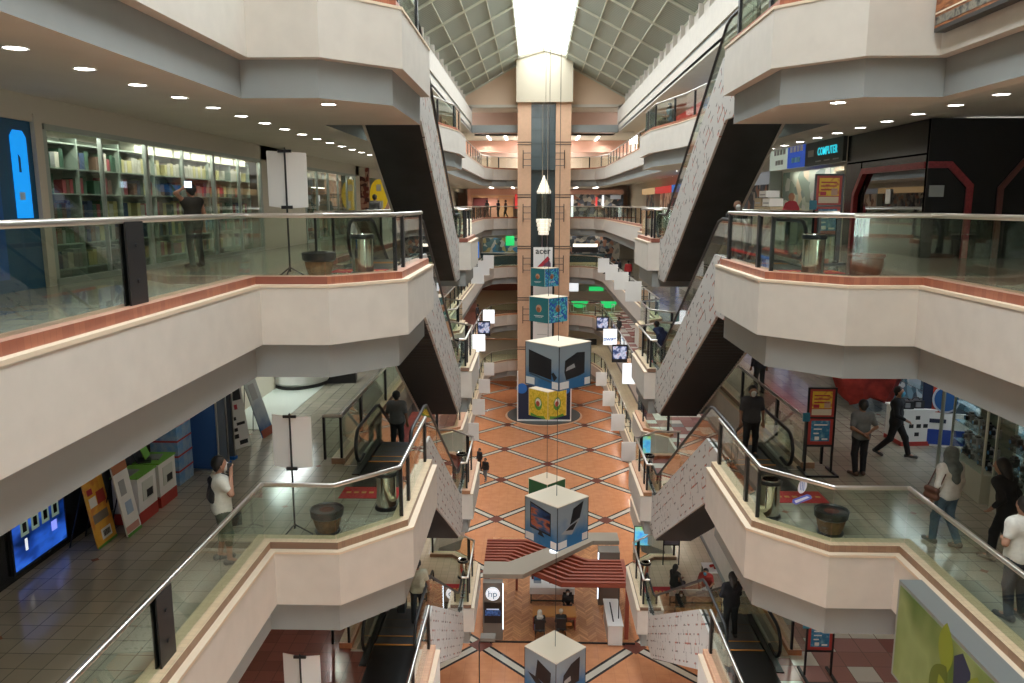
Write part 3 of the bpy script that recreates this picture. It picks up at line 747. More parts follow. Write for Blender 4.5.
# ================================================================== ceiling downlights
ORD = 'first second third fourth fifth sixth seventh eighth ninth tenth eleventh twelfth thirteenth fourteenth fifteenth sixteenth seventeenth eighteenth nineteenth twentieth'.split()
ORD += ['twenty-'+o for o in ORD[:9]]
def downlight(x, y, z, label, group):
    t = thing('downlight', label, 'ceiling light', (x, y, z), 0, group)
    mb = MB(); mb.lathe([(.115, 0), (.135, -.012), (.145, 0)], (0, 0, 0), white, 20); mb.build('trim_ring', t)
    mb = MB(); mb.lathe([(0, -.004), (.115, -.004)], (0, 0, 0), lampm, 20); mb.build('lens', t)
    return t
for side in (-1, 1):
    sn = 'left' if side < 0 else 'right'; gp = 'downlights in the %s gallery ceiling' % sn; lb = 'round white downlight in the %s eye-level gallery ceiling row, counted from the camera' % sn
    d0 = downlight(mx(-5.62, side)-0.1, 7.6, 1.70, lb+', first', gp)
    for k in range(1, 26): dup(d0, (mx(-5.62, side)-.1, 7.6+k*1.36, 1.70), 0, lb+', '+ORD[k])
    downlight(mx(-3.45, side)-.1, 14.0, 1.70, 'single round downlight under the near %s bay, apart from the row' % sn, None)
    g2 = 'downlights in the far %s galleries' % sn
    d1 = downlight(mx(-6.6, side), 44, 1.70, 'round downlight far along the %s gallery ceiling, first beyond the escalators' % sn, g2)
    for k in range(1, 12): dup(d1, (mx(-6.6, side), 44+k*2.6, 1.70), 0, 'round downlight far along the %s gallery ceiling, %s beyond the escalators' % (sn, ORD[k]))
tubem = mat('tube lamp', (1, 1, 1), .5, emit=(1, .97, .9), estr=8)
mb = MB(); mb.box((-.1, -2.4, -.04), (.1, 2.4, 0), tubem); o = mb.build('tube_light'); lb = 'long white tube light under the top ceiling, leftmost'
tag(o, lb, 'ceiling light', 'tube lights by the lift', (-4.6, 81.5, 6.58))
for x, y, q in ((-2.9, 81.5, 'just left of the lift'), (4.3, 81.5, 'just right of the lift'), (6.3, 82.5, 'rightmost')): dup(o, (x, y, 6.58), 0, 'long white tube light under the top ceiling, '+q)
for L, zc in (('A', 1.69), ('B', -2.94)):
    for i, x in enumerate((-4.4, -2.2, 4.2, 6.2)): dup(o, (x, 82, zc), 0, 'white tube light, %s gallery ceiling, %s of four by the lift' % ('eye-level' if L == 'A' else 'next lower', ['leftmost', 'second from left', 'third from left', 'rightmost'][i]), 'tube lights by the lift, '+('upper' if L == 'A' else 'lower')+' row')

# ================================================================== HP style product kiosk on the atrium floor
ZF = LV['F']
kgrey = mat('kiosk grey', (.20, .175, .15), .6); kbeam = mat('kiosk beam', (.34, .29, .23), .6)
kred = mat('kiosk red brown slat', (.30, .065, .035), .5)
def herring():
    m, nt, b = nodes_of('herringbone wood'); g = G(nt); o, vec = g.xyz()
    col = g.v('FLOOR', g.v('DIVIDE', o[0], .8)); fx = g.v('FRACT', g.v('DIVIDE', o[0], .8))
    tri = g.v('ABSOLUTE', g.v('SUBTRACT', g.v('MULTIPLY', fx, 2), 1))
    yy = g.v('ADD', g.v('DIVIDE', o[1], .22), g.v('MULTIPLY', tri, 2.2)); pl = g.v('FLOOR', yy)
    cb = nt.nodes.new('ShaderNodeCombineXYZ'); nt.links.new(g.v('FLOOR', g.v('MULTIPLY', fx, 2)), cb.inputs[0]); nt.links.new(pl, cb.inputs[1]); nt.links.new(col, cb.inputs[2])
    wn = nt.nodes.new('ShaderNodeTexWhiteNoise'); nt.links.new(cb.outputs[0], wn.inputs[0])
    c = g.mix(wn.outputs[0], (.38, .15, .06), (.62, .30, .13)); c = g.mix(g.v('LESS_THAN', g.v('FRACT', yy), .08), c, (.2, .07, .03))
    nt.links.new(c, b.inputs['Base Color']); b.inputs['Roughness'].default_value = .4; return m
t = thing('kiosk', 'open product kiosk with herringbone floor and red slatted canopy on the atrium floor', 'kiosk', (1.05, 40, ZF))
mb = MB(); mb.box((-3.5, -5.8, 0), (3.75, 5.9, .07), herring()); mb.box((-3.5, -5.85, 0), (3.75, -5.8, .08), black); mb.build('floor_deck', t)
pil = MB(); pil.box((-3.37, -5.75, .07), (-2.45, -5.35, 2.95), kgrey); o = pil.build('sign_pillar', t)
mb = MB(); mb.lathe([(0, -.03), (.33, -.03), (.33, 0)], (0, 0, 0), mat('lit logo disc', (.9, .93, 1), .4, emit=(.85, .93, 1), estr=.6), 28); q = mb.build('logo_disc', o); q.rotation_euler = (-PI/2, 0, 0); q.location = (-2.91, -5.76, 2.42); q.rotation_euler = (PI/2, 0, 0); q.location = (-2.91, -5.79, 2.42)
text_mesh('lettering', 'hp', .46, mat('letter slate', (.10, .16, .24), .5), o, (-2.91, -5.84, 2.44), (PI/2, 0, 0), .004)
mb = MB(); mb.box((-3.31, -5.78, .95), (-2.51, -5.75, 1.98), black); mb.box((-3.27, -5.79, 1.33), (-2.55, -5.78, 1.60), noisy('blue screen text', [(.005, .01, .03), (.02, .06, .18), (.06, .14, .35)], 9, .4, emit=.5)); mb.box((-3.2, -5.79, 1.62), (-2.62, -5.78, 1.68), mat('screen text pale', (.5, .6, .8), .5, emit=(.5, .6, .8), estr=.4)); mb.build('screen', o)
stripl = mat('led edge strip', (.8, .9, 1), .5, emit=(.75, .88, 1), estr=3)
mb = MB(); mb.box((-2.45, -5.72, .6), (-2.42, -5.68, 2.9), stripl); mb.build('light_strip', o)
mb = MB(); mb.box((2.30, -2.3, .07), (3.36, -1.5, 2.95), kgrey); mb.build('pillar', t)
mb = MB(); mb.box((2.26, -2.28, .4), (2.30, -2.22, 2.9), stripl); mb.build('light_strip', t)
zz = 2.95
q0 = [(-3.4, -5.30), (-1.50, -5.28), (2.05, -1.42), (3.41, -1.38), (3.41, -.33), (1.87, -.37), (-2.2, -3.96), (-3.4, -3.94)]
mb = MB(); mb.prism(q0, zz, zz+.22, kbeam); mb.build('canopy_beam', t)
mb = MB(); mb.lathe([(0, 0), (.22, .0), (.22, .08)], (.0, -2.8, zz+.22), litwhite, 16); mb.build('lamp', t)
# zigzag red slats: back left part steps towards the camera on the right
for k in range(8):
    yl = -.80-k*.33; yr = -3.1-k*.33; bl_ = -1.36-k*.154; br_ = 1.69-k*.20
    pts = [(-3.45, yl), (bl_, yl), (br_, yr), (3.45, yr)]
    mb = MB(); lo = [(x, y-.085) for x, y in pts]; hi = [(x, y+.085) for x, y in pts]
    mb.prism(lo+hi[::-1], zz-.30, zz-.05, kred); mb.build('canopy_slat', t)
for x, y in ((3.38, -5.45), (3.0, -5.4)):
    mb = MB(); mb.box((x-.09 if x > 3.2 else x-.02, y-.09 if x > 3.2 else y-.02, .07), (x+.09 if x > 3.2 else x+.02, y+.09 if x > 3.2 else y+.02, zz-.2), kred if x > 3.2 else black); mb.build('post', t)
for x, y in ((-3.4, -.8), (-1.9, -.8), (-3.4, -3.1)):
    mb = MB(); mb.box((x-.06, y-.06, .07), (x+.06, y+.06, zz-.2), kred); mb.build('post', t)
mb = MB(); mb.box((3.3, -5.5, zz-.28), (3.48, -3.0, zz-.04), kred); mb.build('canopy_rail', t)
prodm = [mat('product black', (.015, .015, .018), .4), mat('product white', (.8, .8, .8), .4), mat('product blue', (.05, .22, .45), .4), mat('product grey', (.25, .26, .28), .4)]
t = thing('display_table', 'white product table with laptops at the back of the kiosk', 'table', (1.0, 38.3, ZF+.07))
mb = MB(); mb.box((-1.15, -.6, .78), (1.15, .6, .90), white); mb.box((-1.15, -.6, .55), (1.15, -.56, .78), white); mb.build('table_top', t)
for x in (-1.08, 1.08):
    for y in (-.5, .5): mb = MB(); mb.box((x-.03, y-.03, 0), (x+.03, y+.03, .78), black); mb.build('leg', t)
mb = MB(); mb.box((-1.08, -.53, .12), (1.08, -.47, .18), black); mb.box((-1.08, .47, .12), (1.08, .53, .18), black); mb.build('stretcher', t)
def laptop(loc, rz, label, c=0, sc=1.0, scrn=None):
    t = thing('laptop', label, 'laptop', loc, rz)
    mb = MB(); mb.box((-.18*sc, -.13*sc, 0), (.18*sc, .12*sc, .02), prodm[3 if c else 0]); mb.build('keyboard_base', t)
    mb = MB(); a = .09*sc; mb.prismx([(.12*sc, .02), (.12*sc+a, .27*sc), (.135*sc+a, .27*sc), (.135*sc, .02)], -.18*sc, .18*sc, scrn or prodm[c]); mb.build('screen', t); return t
laptop((.25, 38.35, ZF+.97), 0, 'blue screened laptop on the white kiosk table', 2, 1.1)
laptop((1.05, 38.35, ZF+.97), 0, 'black laptop on the white kiosk table', 0, 1.1)
mb = MB(); mb.box((-.16, -.14, 0), (.16, .14, .17), prodm[0]); mb.box((-.1, -.15, .02), (.1, -.14, .13), redp); tag(mb.build('printer'), 'small dark printer at the left end of the white kiosk table', 'printer', None, (.1-.0, 38.8, ZF+.97), .1)
desk = mat('orange desk wood', (.55, .24, .06), .4)
t = thing('desk', 'orange wooden desk in the middle of the kiosk', 'desk', (1.05, 35.65, ZF+.07))
mb = MB(); mb.box((-1.05, -.5, .70), (1.05, .5, .76), desk); mb.build('desk_top', t)
mb = MB(); mb.box((.1, -.44, 0), (.16, .44, .70), kred); mb.box((.96, -.44, 0), (1.02, .44, .70), kred); mb.box((.16, .38, .1), (.96, .42, .70), kred); mb.box((.16, -.44, .55), (.96, -.40, .70), kred); mb.build('pedestal', t)
mb = MB(); mb.box((.35, -.46, .25), (.85, -.44, .42), desk); mb.build('drawer_front', t)
for x in (-1.0,):
    for y in (-.44, .44): mb = MB(); mb.box((x-.03, y-.03, 0), (x+.03, y+.03, .70), kred); mb.build('leg', t)
t = thing('display_counter', 'long white display counter along the right side of the kiosk', 'counter', (3.85, 35.2, ZF+.07))
mb = MB(); mb.box((-.33, -1.25, 0), (.33, 1.25, .95), white); mb.build('body', t)
mb = MB(); mb.box((-.37, -1.29, .95), (.37, 1.29, 1.0), prwhite); mb.box((-.1, -.9, 1.0), (-.04, .9, 1.03), black); mb.build('counter_top', t)
mb = MB(); mb.tube([(0, 0, 0), (0, 0, 2.85)], .025, black, 6); mb.tube([(0, 0, 2.85), (.12, .05, 3.0), (.25, .1, 3.02)], .03, black, 6); mb.box((.05, -.1, 2.98), (.65, .3, 3.12), kgrey); mb.lathe([(.25, 0), (.25, .03), (.0, .05)], (0, 0, 0), black, 16)
t = thing('standing_lamp', 'black bent standing lamp in front of the kiosk sign pillar', 'lamp', (-2.15, 29.3, ZF)); o = mb.build('lamp_pole', t)

# ================================================================== bins, pots, stands
def bin_(x, y, z, label, h=.78):
    t = thing('litter_bin', label, 'litter bin', (x, y, z))
    mb = MB(); mb.lathe([(.20, .05), (.20, h-.08)], (0, 0, 0), chrome, 28); mb.build('body', t, smooth=True)
    mb = MB(); mb.lathe([(.235, 0), (.24, .03), (.225, .07), (.2, .08)], (0, 0, 0), black, 28); mb.build('base', t, smooth=True)
    mb = MB(); mb.lathe([(.2, h-.09), (.225, h-.08), (.23, h-.03), (.215, h), (.17, h+.005), (.12, h-.015), (.12, h-.10), (0, h-.12)], (0, 0, 0), black, 28); mb.build('lid', t, smooth=True)
    mb = MB(); mb.lathe([(.15, h), (.20, h+.012), (.205, h)], (0, 0, 0), chrome, 28); mb.build('ashtray_ring', t, smooth=True)
    return t
bin_(-3.25, 14.95, LV['A'], 'steel litter bin behind the glass of the left eye-level bay')
bin_(5.22, 15.0, LV['A'], 'steel litter bin behind the glass of the right eye-level bay')
bin_(-2.96, 15.1, LV['B'], 'steel litter bin on the left bay one floor down')
bin_(4.62, 14.85, LV['B'], 'steel litter bin on the right bay one floor down')
for L, n in (('B', 'second'), ('D', 'third'), ('E', 'lowest')):
    for side in (-1, 1): bin_(mx(-2.93, side), 31, LV[L], 'dark steel litter bin on the %s escalator landing at the %s, %s gallery' % ('distant', 'left' if side < 0 else 'right', n))
soil = mat('pot soil', (.10, .03, .02), .95, noise=.4, nscale=20)
def barrel(x, y, z, label, kind='barrel'):
    t = thing('plant_pot', label, 'plant pot', (x, y, z))
    if kind == 'barrel':
        wood = mat('barrel wood', (.26, .13, .055), .7, noise=.3, nscale=14)
        mb = MB(); mb.lathe([(.19, .03), (.25, .22), (.27, .34)], (0, 0, 0), wood, 26); mb.build('body', t, smooth=True)
        mb = MB(); mb.lathe([(.26, .30), (.30, .33), (.315, .46), (.30, .47), (.27, .44)], (0, 0, 0), black, 26); mb.build('rim', t, smooth=True)
        mb = MB(); mb.lathe([(.23, 0), (.24, .035), (.19, .04)], (0, 0, 0), black, 26); mb.build('saucer', t, smooth=True)
        mb = MB(); mb.lathe([(.27, .43), (0, .45)], (0, 0, 0), soil, 26); mb.build('soil', t)
    else:
        tc = mat('terracotta dark', (.20, .06, .035), .5, noise=.25, nscale=8)
        mb = MB(); mb.lathe([(.19, 0), (.26, .12), (.30, .28), (.29, .38), (.32, .41), (.32, .45), (.28, .45), (.26, .40)], (0, 0, 0), tc, 28); mb.build('body', t, smooth=True)
        mb = MB(); mb.lathe([(.27, .40), (0, .41)], (0, 0, 0), soil, 26); mb.build('soil', t)
barrel(-3.95, 14.45, LV['A'], 'wooden barrel pot beside the litter bin on the left eye-level bay')
barrel(5.98, 14.45, LV['A'], 'round dark terracotta pot on the right eye-level bay', 'pot')
barrel(-3.85, 13.9, LV['B'], 'barrel pot with black rim by the white sign stand one floor down left')
barrel(5.55, 14.1, LV['B'], 'barrel pot with black rim on the right bay one floor down')
def board_stand(x, y, z, label, fold=0.06):
    t = thing('sign_stand', label, 'sign stand', (x, y, z))
    mb = MB(); mb.tube([(0, 0, .12), (0, 0, 2.28)], .018, black, 8); mb.box((-.12, -.02, 2.24), (.12, .02, 2.29), black); mb.box((-.1, -.02, 1.25), (.1, .02, 1.31), black); mb.lathe([(.03, 2.28), (.0, 2.34)], (0, 0, 0), black, 8); mb.build('pole', t)
    for k in range(3):
        a = PI/2+k*2*PI/3+.5; mb = MB(); mb.tube([(0, 0, .20), (.34*math.cos(a), .34*math.sin(a), .015)], .014, black, 6); mb.build('leg', t)
    mb = MB(); mb.add([(-.36, .10, 1.30), (0, .025, 1.26), (.36, .10, 1.28), (.36, .10, 2.24), (0, .025, 2.26), (-.36, .10, 2.28)], [(0, 1, 4, 5), (1, 2, 3, 4)], white)
    o = mb.build('sign_board', t); sm = o.modifiers.new('s', 'SOLIDIFY'); sm.thickness = .01
board_stand(-4.45, 14.3, LV['A'], 'white board on a black tripod pole, left eye-level gallery')
board_stand(-4.42, 13.75, LV['B'], 'white board on a black tripod pole beside the barrel pot, one floor down')
board_stand(-4.45, 13.75, LV['D'], 'white board on a black tripod pole at the bottom of the picture')
redf = mat('poster red frame', (.42, .045, .035), .5)
py = noisy('yellow poster print', [(.75, .50, .03), (.78, .55, .05), (.45, .08, .03)], 9, .5); pb = noisy('blue poster print', [(.03, .22, .42), (.02, .17, .36), (.20, .45, .60)], 10, .5)
def poster_stand(x, y, z, label, rz=0):
    t = thing('poster_stand', label, 'poster stand', (x, y, z), rz)
    mb = MB()
    for s_ in (-.30, .30): mb.box((s_-.022, -.02, .03), (s_+.022, .02, 2.0), black)
    mb.box((-.30, -.02, 1.96), (.30, .02, 2.0), black); mb.box((-.3, -.02, .62), (.3, .02, .67), black); mb.box((-.3, -.02, 1.28), (.3, .02, 1.32), black); mb.build('frame', t)
    mb = MB(); mb.box((-.36, -.34, 0), (-.30, .34, .045), black); mb.box((.30, -.34, 0), (.36, .34, .045), black); mb.box((-.36, -.34, 0), (.36, -.29, .04), black); mb.build('base', t)
    mb = MB(); mb.box((-.28, -.01, 1.32), (.28, .01, 1.96), redf)
    mb.box((-.22, -.014, 1.52), (.22, -.01, 1.91), py); mb.box((-.22, -.014, 1.36), (.22, -.01, 1.50), mat('poster cream', (.65, .58, .45), .6))
    for k in range(3): mb.box((-.18, -.017, 1.80-k*.08), (.16, -.014, 1.83-k*.08), redf)
    mb.box((-.19, -.017, 1.53), (-.06, -.014, 1.61), redp); mb.box((.05, -.017, 1.53), (.19, -.014, 1.68), mat('poster face print', (.55, .35, .25), .6)); mb.build('upper_poster', t)
    mb = MB(); mb.box((-.28, -.01, .67), (.28, .01, 1.28), redf); mb.box((-.21, -.014, .75), (.21, -.01, 1.23), pb)
    for k, w in enumerate((.30, .18, .12)): mb.box((-.15, -.017, 1.12-k*.10), (-.15+w, -.014, 1.15-k*.10), prwhite)
    mb.box((-.12, -.017, .78), (-.02, -.014, .86), prwhite); mb.box((.04, -.017, .78), (.17, -.014, .82), prwhite); mb.build('lower_poster', t)
    mb = MB(); mb.box((-.42, -.05, 1.22), (-.26, -.03, 1.42), mat('tag blue', (.03, .20, .30), .5)); mb.build('hanging_tag', t)
poster_stand(6.55, 18.1, LV['A'], 'red framed stand with yellow and blue posters, right eye-level gallery')
poster_stand(6.50, 17.5, LV['B'], 'red framed poster stand beside the grey shirted man, one floor down')
poster_stand(6.62, 16.95, LV['D'], 'red framed poster stand at the bottom right, mostly hidden by the bay')

# green advertising box hung on the outside of the right parapet
green = noisy('green advert print', [(.05, .10, .005), (.10, .17, .02), (.26, .32, .12), (.07, .13, .01)], .8, .4, stretch=(1, .7, .5))
t = thing('advert_box', 'large green advertising box with leaf shapes on the right parapet one floor down', 'advert panel', (5.95, 8.95, -7.66))
mb = MB(); mb.box((0, -3.2, 0), (.36, 3.2, 1.66), mat('advert box metal', (.34, .36, .36), .5, .6)); mb.build('box', t)
mb = MB(); mb.box((-.012, -3.12, .06), (0, 3.12, 1.60), green); mb.build('advert_face', t)
leafm = mat('leaf print olive', (.22, .27, .02), .5); leafd = mat('leaf print dark', (.09, .13, .01), .5)
def leaf(cy, cz, l, w, a, m, n, d):
    pts = []
    for k in range(15): u = k/14; pts.append((u*l, w*math.sin(PI*u)**.8))
    for k in range(15): u = 1-k/14; pts.append((u*l, -w*math.sin(PI*u)**.8))
    q = [(cy+x*math.cos(a)-y*math.sin(a), cz+x*math.sin(a)+y*math.cos(a)) for x, y in pts[:-1]]
    mb = MB(); mb.prismx(q[1:], -.016-d, -.013-d, m); mb.build(n, t)
leaf(1.62, .98, .78, .20, 1.50, leafm, 'leaf_print', 0); leaf(1.95, .42, .80, .22, 2.05, leafd, 'leaf_print', .001); leaf(1.35, .40, .65, .18, .9, leafm, 'leaf_print', .002); leaf(.75, .2, 1.25, .40, 1.5, leafm, 'leaf_print', .003)
mb = MB(); mb.prismx([(1.12, .10), (.95, .8), (1.0, 1.4), (1.22, 1.56), (1.42, 1.4), (1.36, .8), (1.40, .10)], -.0155, -.0125, navy); mb.build('dark_print', t)
mb = MB(); mb.prismx([(-.9+.7*math.cos(k*PI/9), .55+.55*math.sin(k*PI/9)) for k in range(18)], -.0155, -.0125, noisy('advert pale blue', [(.10, .22, .25), (.30, .42, .42), (.05, .14, .2)], 2, .5)); mb.build('pale_print', t)
# wooden shop sign on the top right parapet
woods = noisy('sign wood', [(.20, .06, .025), (.42, .15, .05), (.16, .05, .02), (.50, .22, .08)], 2.2, .6, stretch=(1, 1, 9))
t = thing('shop_sign', 'brown wooden shop sign with white letters at the top right corner', 'sign', (6.17, 13.05, 2.62))
mb = MB(); mb.box((0, -6, -.0), (.17, 0, .06), mat('sign dark box', (.03, .03, .03), .4)); mb.box((.02, -6, .06), (.17, 0, 1.6), mat('sign dark box', (.03, .03, .03), .4)); mb.build('box', t)
mb = MB(); mb.box((0, -6, .06), (.02, 0, 1.6), woods)
mb.box((-.006, -6, .26), (0, 0, .285), lipm); mb.box((-.006, -6, .10), (0, -.02, .22), noisy('sign skyline print', [(.02, .02, .02), (.25, .22, .17), (.05, .05, .05)], 7, .6)); mb.build('sign_face', t)
text_mesh('lettering', 'Yo', 1.5, prwhite, t, (-.012, -.95, .86), (PI/2, 0, -PI/2), .006, .03)

# oval logo sticker and ribbon on the glass of the lower right bay
t = thing('glass_sticker', 'white and blue oval stickers on the glass of the lower right bay', 'sticker', (4.88, 13.80, LV['B']+1.02), 0)
mb = MB(); ov = lambda cx, cz, rx, rz_, a: [(cx+rx*math.cos(k*PI/10)*math.cos(a)-rz_*math.sin(k*PI/10)*math.sin(a), cz+rx*math.cos(k*PI/10)*math.sin(a)+rz_*math.sin(k*PI/10)*math.cos(a)) for k in range(20)]
stw = mat('sticker white', (.75, .80, .95), .4)
mb.prismy(ov(0, 0, .075, .15, -.3), -.006, -.002, stw); o = mb.build('oval', t); o.rotation_euler = (0, 0, -PI/4+PI/2*0)
mb = MB()
for k in (-.03, .0, .03): mb.box((k-.006, -.009, -.08), (k+.004, -.006, .08), bluep)
mb.build('oval_print', o)
mb = MB(); mb.prismy([(-.17, -.30), (.10, -.12), (.17, -.13), (.19, -.18), (-.10, -.38), (-.17, -.36)], -.006, -.002, mat('sticker blue', (.12, .16, .60), .4)); mb.prismy([(-.13, -.31), (.10, -.16), (.15, -.17), (-.10, -.35)], -.009, -.006, stw); mb.build('ribbon', o)

# ================================================================== shops, left eye-level gallery
A = LV['A']
bluek = mat('kiosk deep blue', (.004, .075, .17), .4); bluel = mat('kiosk lit blue', (.01, .28, .75), .4, emit=(.0, .30, .9), estr=.8)
t = thing('blue_booth', 'deep blue booth with a glowing light blue panel at the left edge', 'booth', (-8.0, 11.4, A))
mb = MB(); mb.box((-.55, -2.3, 0), (-.06, 1.3, 2.72), bluek); mb.box((-.10, .1, 0), (0, 1.3, 2.72), bluek); mb.build('body', t)
mb = MB(); pts = [(.76, 1.12), (1.14, 1.12), (1.14, 2.36), (1.06, 2.46), (.84, 2.46), (.76, 2.36)]; mb.prismx(pts, 0, .015, bluel)
mb.prismx([(.90, 1.82), (.95, 1.82), (.95, 2.05), (.90, 2.1)], .015, .02, bluek); mb.box((.015, .85, 1.40), (.02, .98, 1.52), mat('panel pale print', (.5, .7, .9), .5)); mb.build('lit_panel', t)
mb = MB(); mb.prismx([(-.35, .2), (.42, .2), (.42, 2.1), (.3, 2.3), (.0, 2.4), (-.35, 2.35)], .0, .012, mat('kiosk mid blue', (.01, .10, .36), .4)); mb.build('side_panel', t)
wallw = mat('shop front plaster', (.58, .53, .44), .8); alu = mat('shop aluminium frame', (.36, .40, .36), .4, .4)
mb = MB(); mb.box((-8.1, -7, A+2.62), (-7.95, 90, 1.70), wallw); mb.box((-8.1, 12.7, A), (-7.93, 12.9, A+2.75), wallw); mb.box((-8.1, 23.3, A), (-7.95, 27.6, 1.7), wallw); mb.box((-8.1, 35.6, A), (-7.95, 36.4, 1.7), wallw); struct(mb, 'wall_left')
def shopfront(y0, y1, label, n, x=-7.97, z=A, h=2.62, mull=(.5,)):
    t = thing('shop_window', label, 'shop window', (x, y0, z)); l = y1-y0
    mb = MB(); mb.box((-.04, 0, 0), (.04, l, .10), alu); mb.box((-.04, 0, h-.09), (.04, l, h), alu)
    for i in range(n+1): w = .05 if i in (0, n) or i % 2 == 0 else .018; mb.box((-.04, l*i/n-w, .1), (.04, l*i/n+w, h-.09), alu)
    mb.build('frame', t)
    for i in range(n): mb = MB(); mb.box((-.006, l*i/n+.03, .1), (.006, l*(i+1)/n-.03, h-.09), shopglass); mb.build('pane', t)
    return t
shopfront(12.95, 23.2, 'long bookshop window with green tinted glass on the left eye-level gallery', 6)
shopfront(27.7, 35.5, 'shop window beyond the white board stand, left eye-level gallery', 5)
shelfm = mat('shelf green grey', (.22, .27, .22), .6)
t = thing('bookcase', 'long grey green bookcase full of books behind the bookshop window', 'bookcase', (-8.42, 12.95, A))
mb = MB(); mb.box((-.16, 0, 0), (-.13, 10.2, 2.5), mat('bookcase back', (.16, .18, .14), .8)); mb.build('back_board', t)
for k in range(6): mb = MB(); mb.box((-.13, 0, .18+k*.44), (.15, 10.2, .205+k*.44), shelfm); mb.build('shelf', t)
for k in range(8): mb = MB(); mb.box((-.13, k*1.457-.02, 0), (.16, k*1.457+.02, 2.5), shelfm); mb.build('upright', t)
bcols = [('dark green', (.03, .09, .05)), ('brown', (.13, .07, .04)), ('pale yellow', (.50, .45, .20)), ('faded red', (.30, .05, .06)), ('dark blue', (.02, .05, .12)), ('grey', (.22, .23, .22)), ('cream', (.48, .46, .38))]
books = []
for nm, c in bcols:
    mb = MB(); bm_ = mat('book '+nm, c, .7); pg = mat('book pages', (.6, .58, .5), .8)
    mb.box((0, 0, 0), (.20, .055, .30), bm_); mb.box((.02, .006, .295), (.19, .049, .301), pg)
    o = mb.build('book'); tag(o, '%s spined book standing in the bookshop bookcase' % nm, 'book', 'books in the bookshop bookcase', (-8.53, 13.02, A+.21)); books.append(o)
rr = random.Random(3); nb = 0
for row in range(5):
    y = 13.02+rr.random()*.1
    while y < 23.0 and nb < 293:
        if abs(((y-12.95) % 1.457)) < .04 or abs(((y-12.95) % 1.457)-1.457) < .08: y += .06; continue
        b0 = books[min(6, int(rr.random()**1.3*7))] if not (row == 4 and y > 16) else books[rr.choice((2, 6, 6))]
        if nb < 7: b0 = books[nb]; c = b0
        else: c = b0.copy(); COL.objects.link(c)
        sc = rr.uniform(1.7, 3.2); c.location = (-8.53, y, A+.206+row*.44); c['label'] = '%s spined book on the %s shelf of the bookcase, %s bay from the left' % (bcols[books.index(b0)][0], ['bottom', 'second', 'middle', 'fourth', 'top'][row], ORD[int((y-12.95)//1.457)]); c.scale = (1, sc, rr.uniform(.75, 1.12)); nb += 1
        y += .055*sc+.012+(rr.random() < .12)*.25
# white storage boxes above the shelves
mb = MB()
mb.box((0, 0, 0), (.3, .8, .22), mat('storage box', (.55, .54, .42), .7)); mb.box((-.005, -.01, .19), (.31, .81, .225), mat('storage box lid', (.62, .61, .5), .7)); o = mb.build('storage_box'); tag(o, 'pale box stored on top of the bookcase, leftmost', 'box', 'pale boxes along the bookcase top', (-8.55, 16.5, A+2.38-.0))
for k in range(1, 7): dup(o, (-8.55, 16.5+k*.92, A+2.38), 0, 'pale box stored on top of the bookcase, %s from the left' % ORD[k])
goods = noisy('crowded goods', [(.06, .10, .08), (.30, .22, .12), (.12, .20, .16), (.45, .40, .28), (.10, .07, .06), (.20, .26, .28)], 4.5, .7, kind='vor')
goods2 = noisy('electronics goods', [(.05, .06, .09), (.25, .28, .32), (.06, .10, .16), (.50, .52, .50), (.03, .03, .04), (.35, .12, .08)], 4, .6, kind='vor')
t = thing('display_shelves', 'crowded goods shelves behind the further left shop window', 'shelf', (-8.45, 27.8, A))
mb = MB(); mb.box((-.12, 0, 0), (-.05, 7.6, 2.55), goods); mb.build('goods', t)
for k in range(5): mb = MB(); mb.box((-.05, 0, .3+k*.5), (.14, 7.6, .33+k*.5), shelfm); mb.build('shelf', t)
mb = MB(); mb.box((-.05, 2.9, .4), (.0, 4.6, 2.3), mat('tan card panel', (.50, .35, .20), .7)); mb.build('tan_panel', t)
t = thing('oval_sign', 'tall yellow oval shop sign half hidden by the left escalator', 'sign', (-7.3, 37.5, A+1.75))
mb = MB(); mb.lathe([(0, -.04), (.40, -.04), (.43, 0), (.40, .04), (0, .04)], (0, 0, 0), mat('oval yellow', (.70, .48, .02), .5, emit=(.8, .55, .02), estr=.25), 28, 1, 1.75); o = mb.build('disc', t); o.rotation_euler = (PI/2, 0, 0)
mb = MB(); mb.box((-.1, -.06, .2), (.12, -.045, .5), prwhite); mb.box((-.02, -.06, -.6), (.2, -.045, -.25), prwhite); mb.build('glyph', t)
mb = MB(); mb.box((-.9, .1, -1.75), (-.5, .4, 1.35), noisy('red brown lattice', [(.20, .04, .03), (.45, .25, .18), (.1, .03, .03)], 7, .7, kind='vor')); mb.build('lattice_panel', t)
# ================================================================== shops, right eye-level gallery
t = thing('black_portal_shop', 'black shopfront with red edged eight sided openings, right eye-level gallery', 'shopfront', (9.75, 20.45, A))
pblack = mat('portal black', (.012, .013, .014), .22); redp2 = mat('portal red trim', (.30, .03, .035), .35, noise=.3, nscale=20)
def frame_poly(y0, y1, zt, ch): return [(y0, 0), (y0, zt-ch), (y0+ch*.55, zt), (y1-ch*.55 if y1-ch*.55 > y0 else y1, zt), (y1, zt-ch), (y1, 0)]
mb = MB(); mb.box((0, 0, 2.55), (.25, 5.1, 3.42), pblack); mb.prismx([(5.1, 0), (5.1, 2.6), (3.9, 2.6), (3.9, 2.35), (4.45, 1.6), (4.45, 0)], 0, .25, pblack); mb.box((0, 0, 2.35), (.25, 4.0, 2.6), pblack); mb.box((0, -.1, 0), (.25, .0, 3.42), pblack); mb.build('fascia', t)
mb = MB(); mb.prismx([(0, 2.22), (3.75, 2.22), (4.3, 1.6), (4.3, 0), (4.45, 0), (4.45, 1.66), (3.84, 2.38), (0, 2.38)], -.04, .1, redp2); mb.build('red_trim', t)
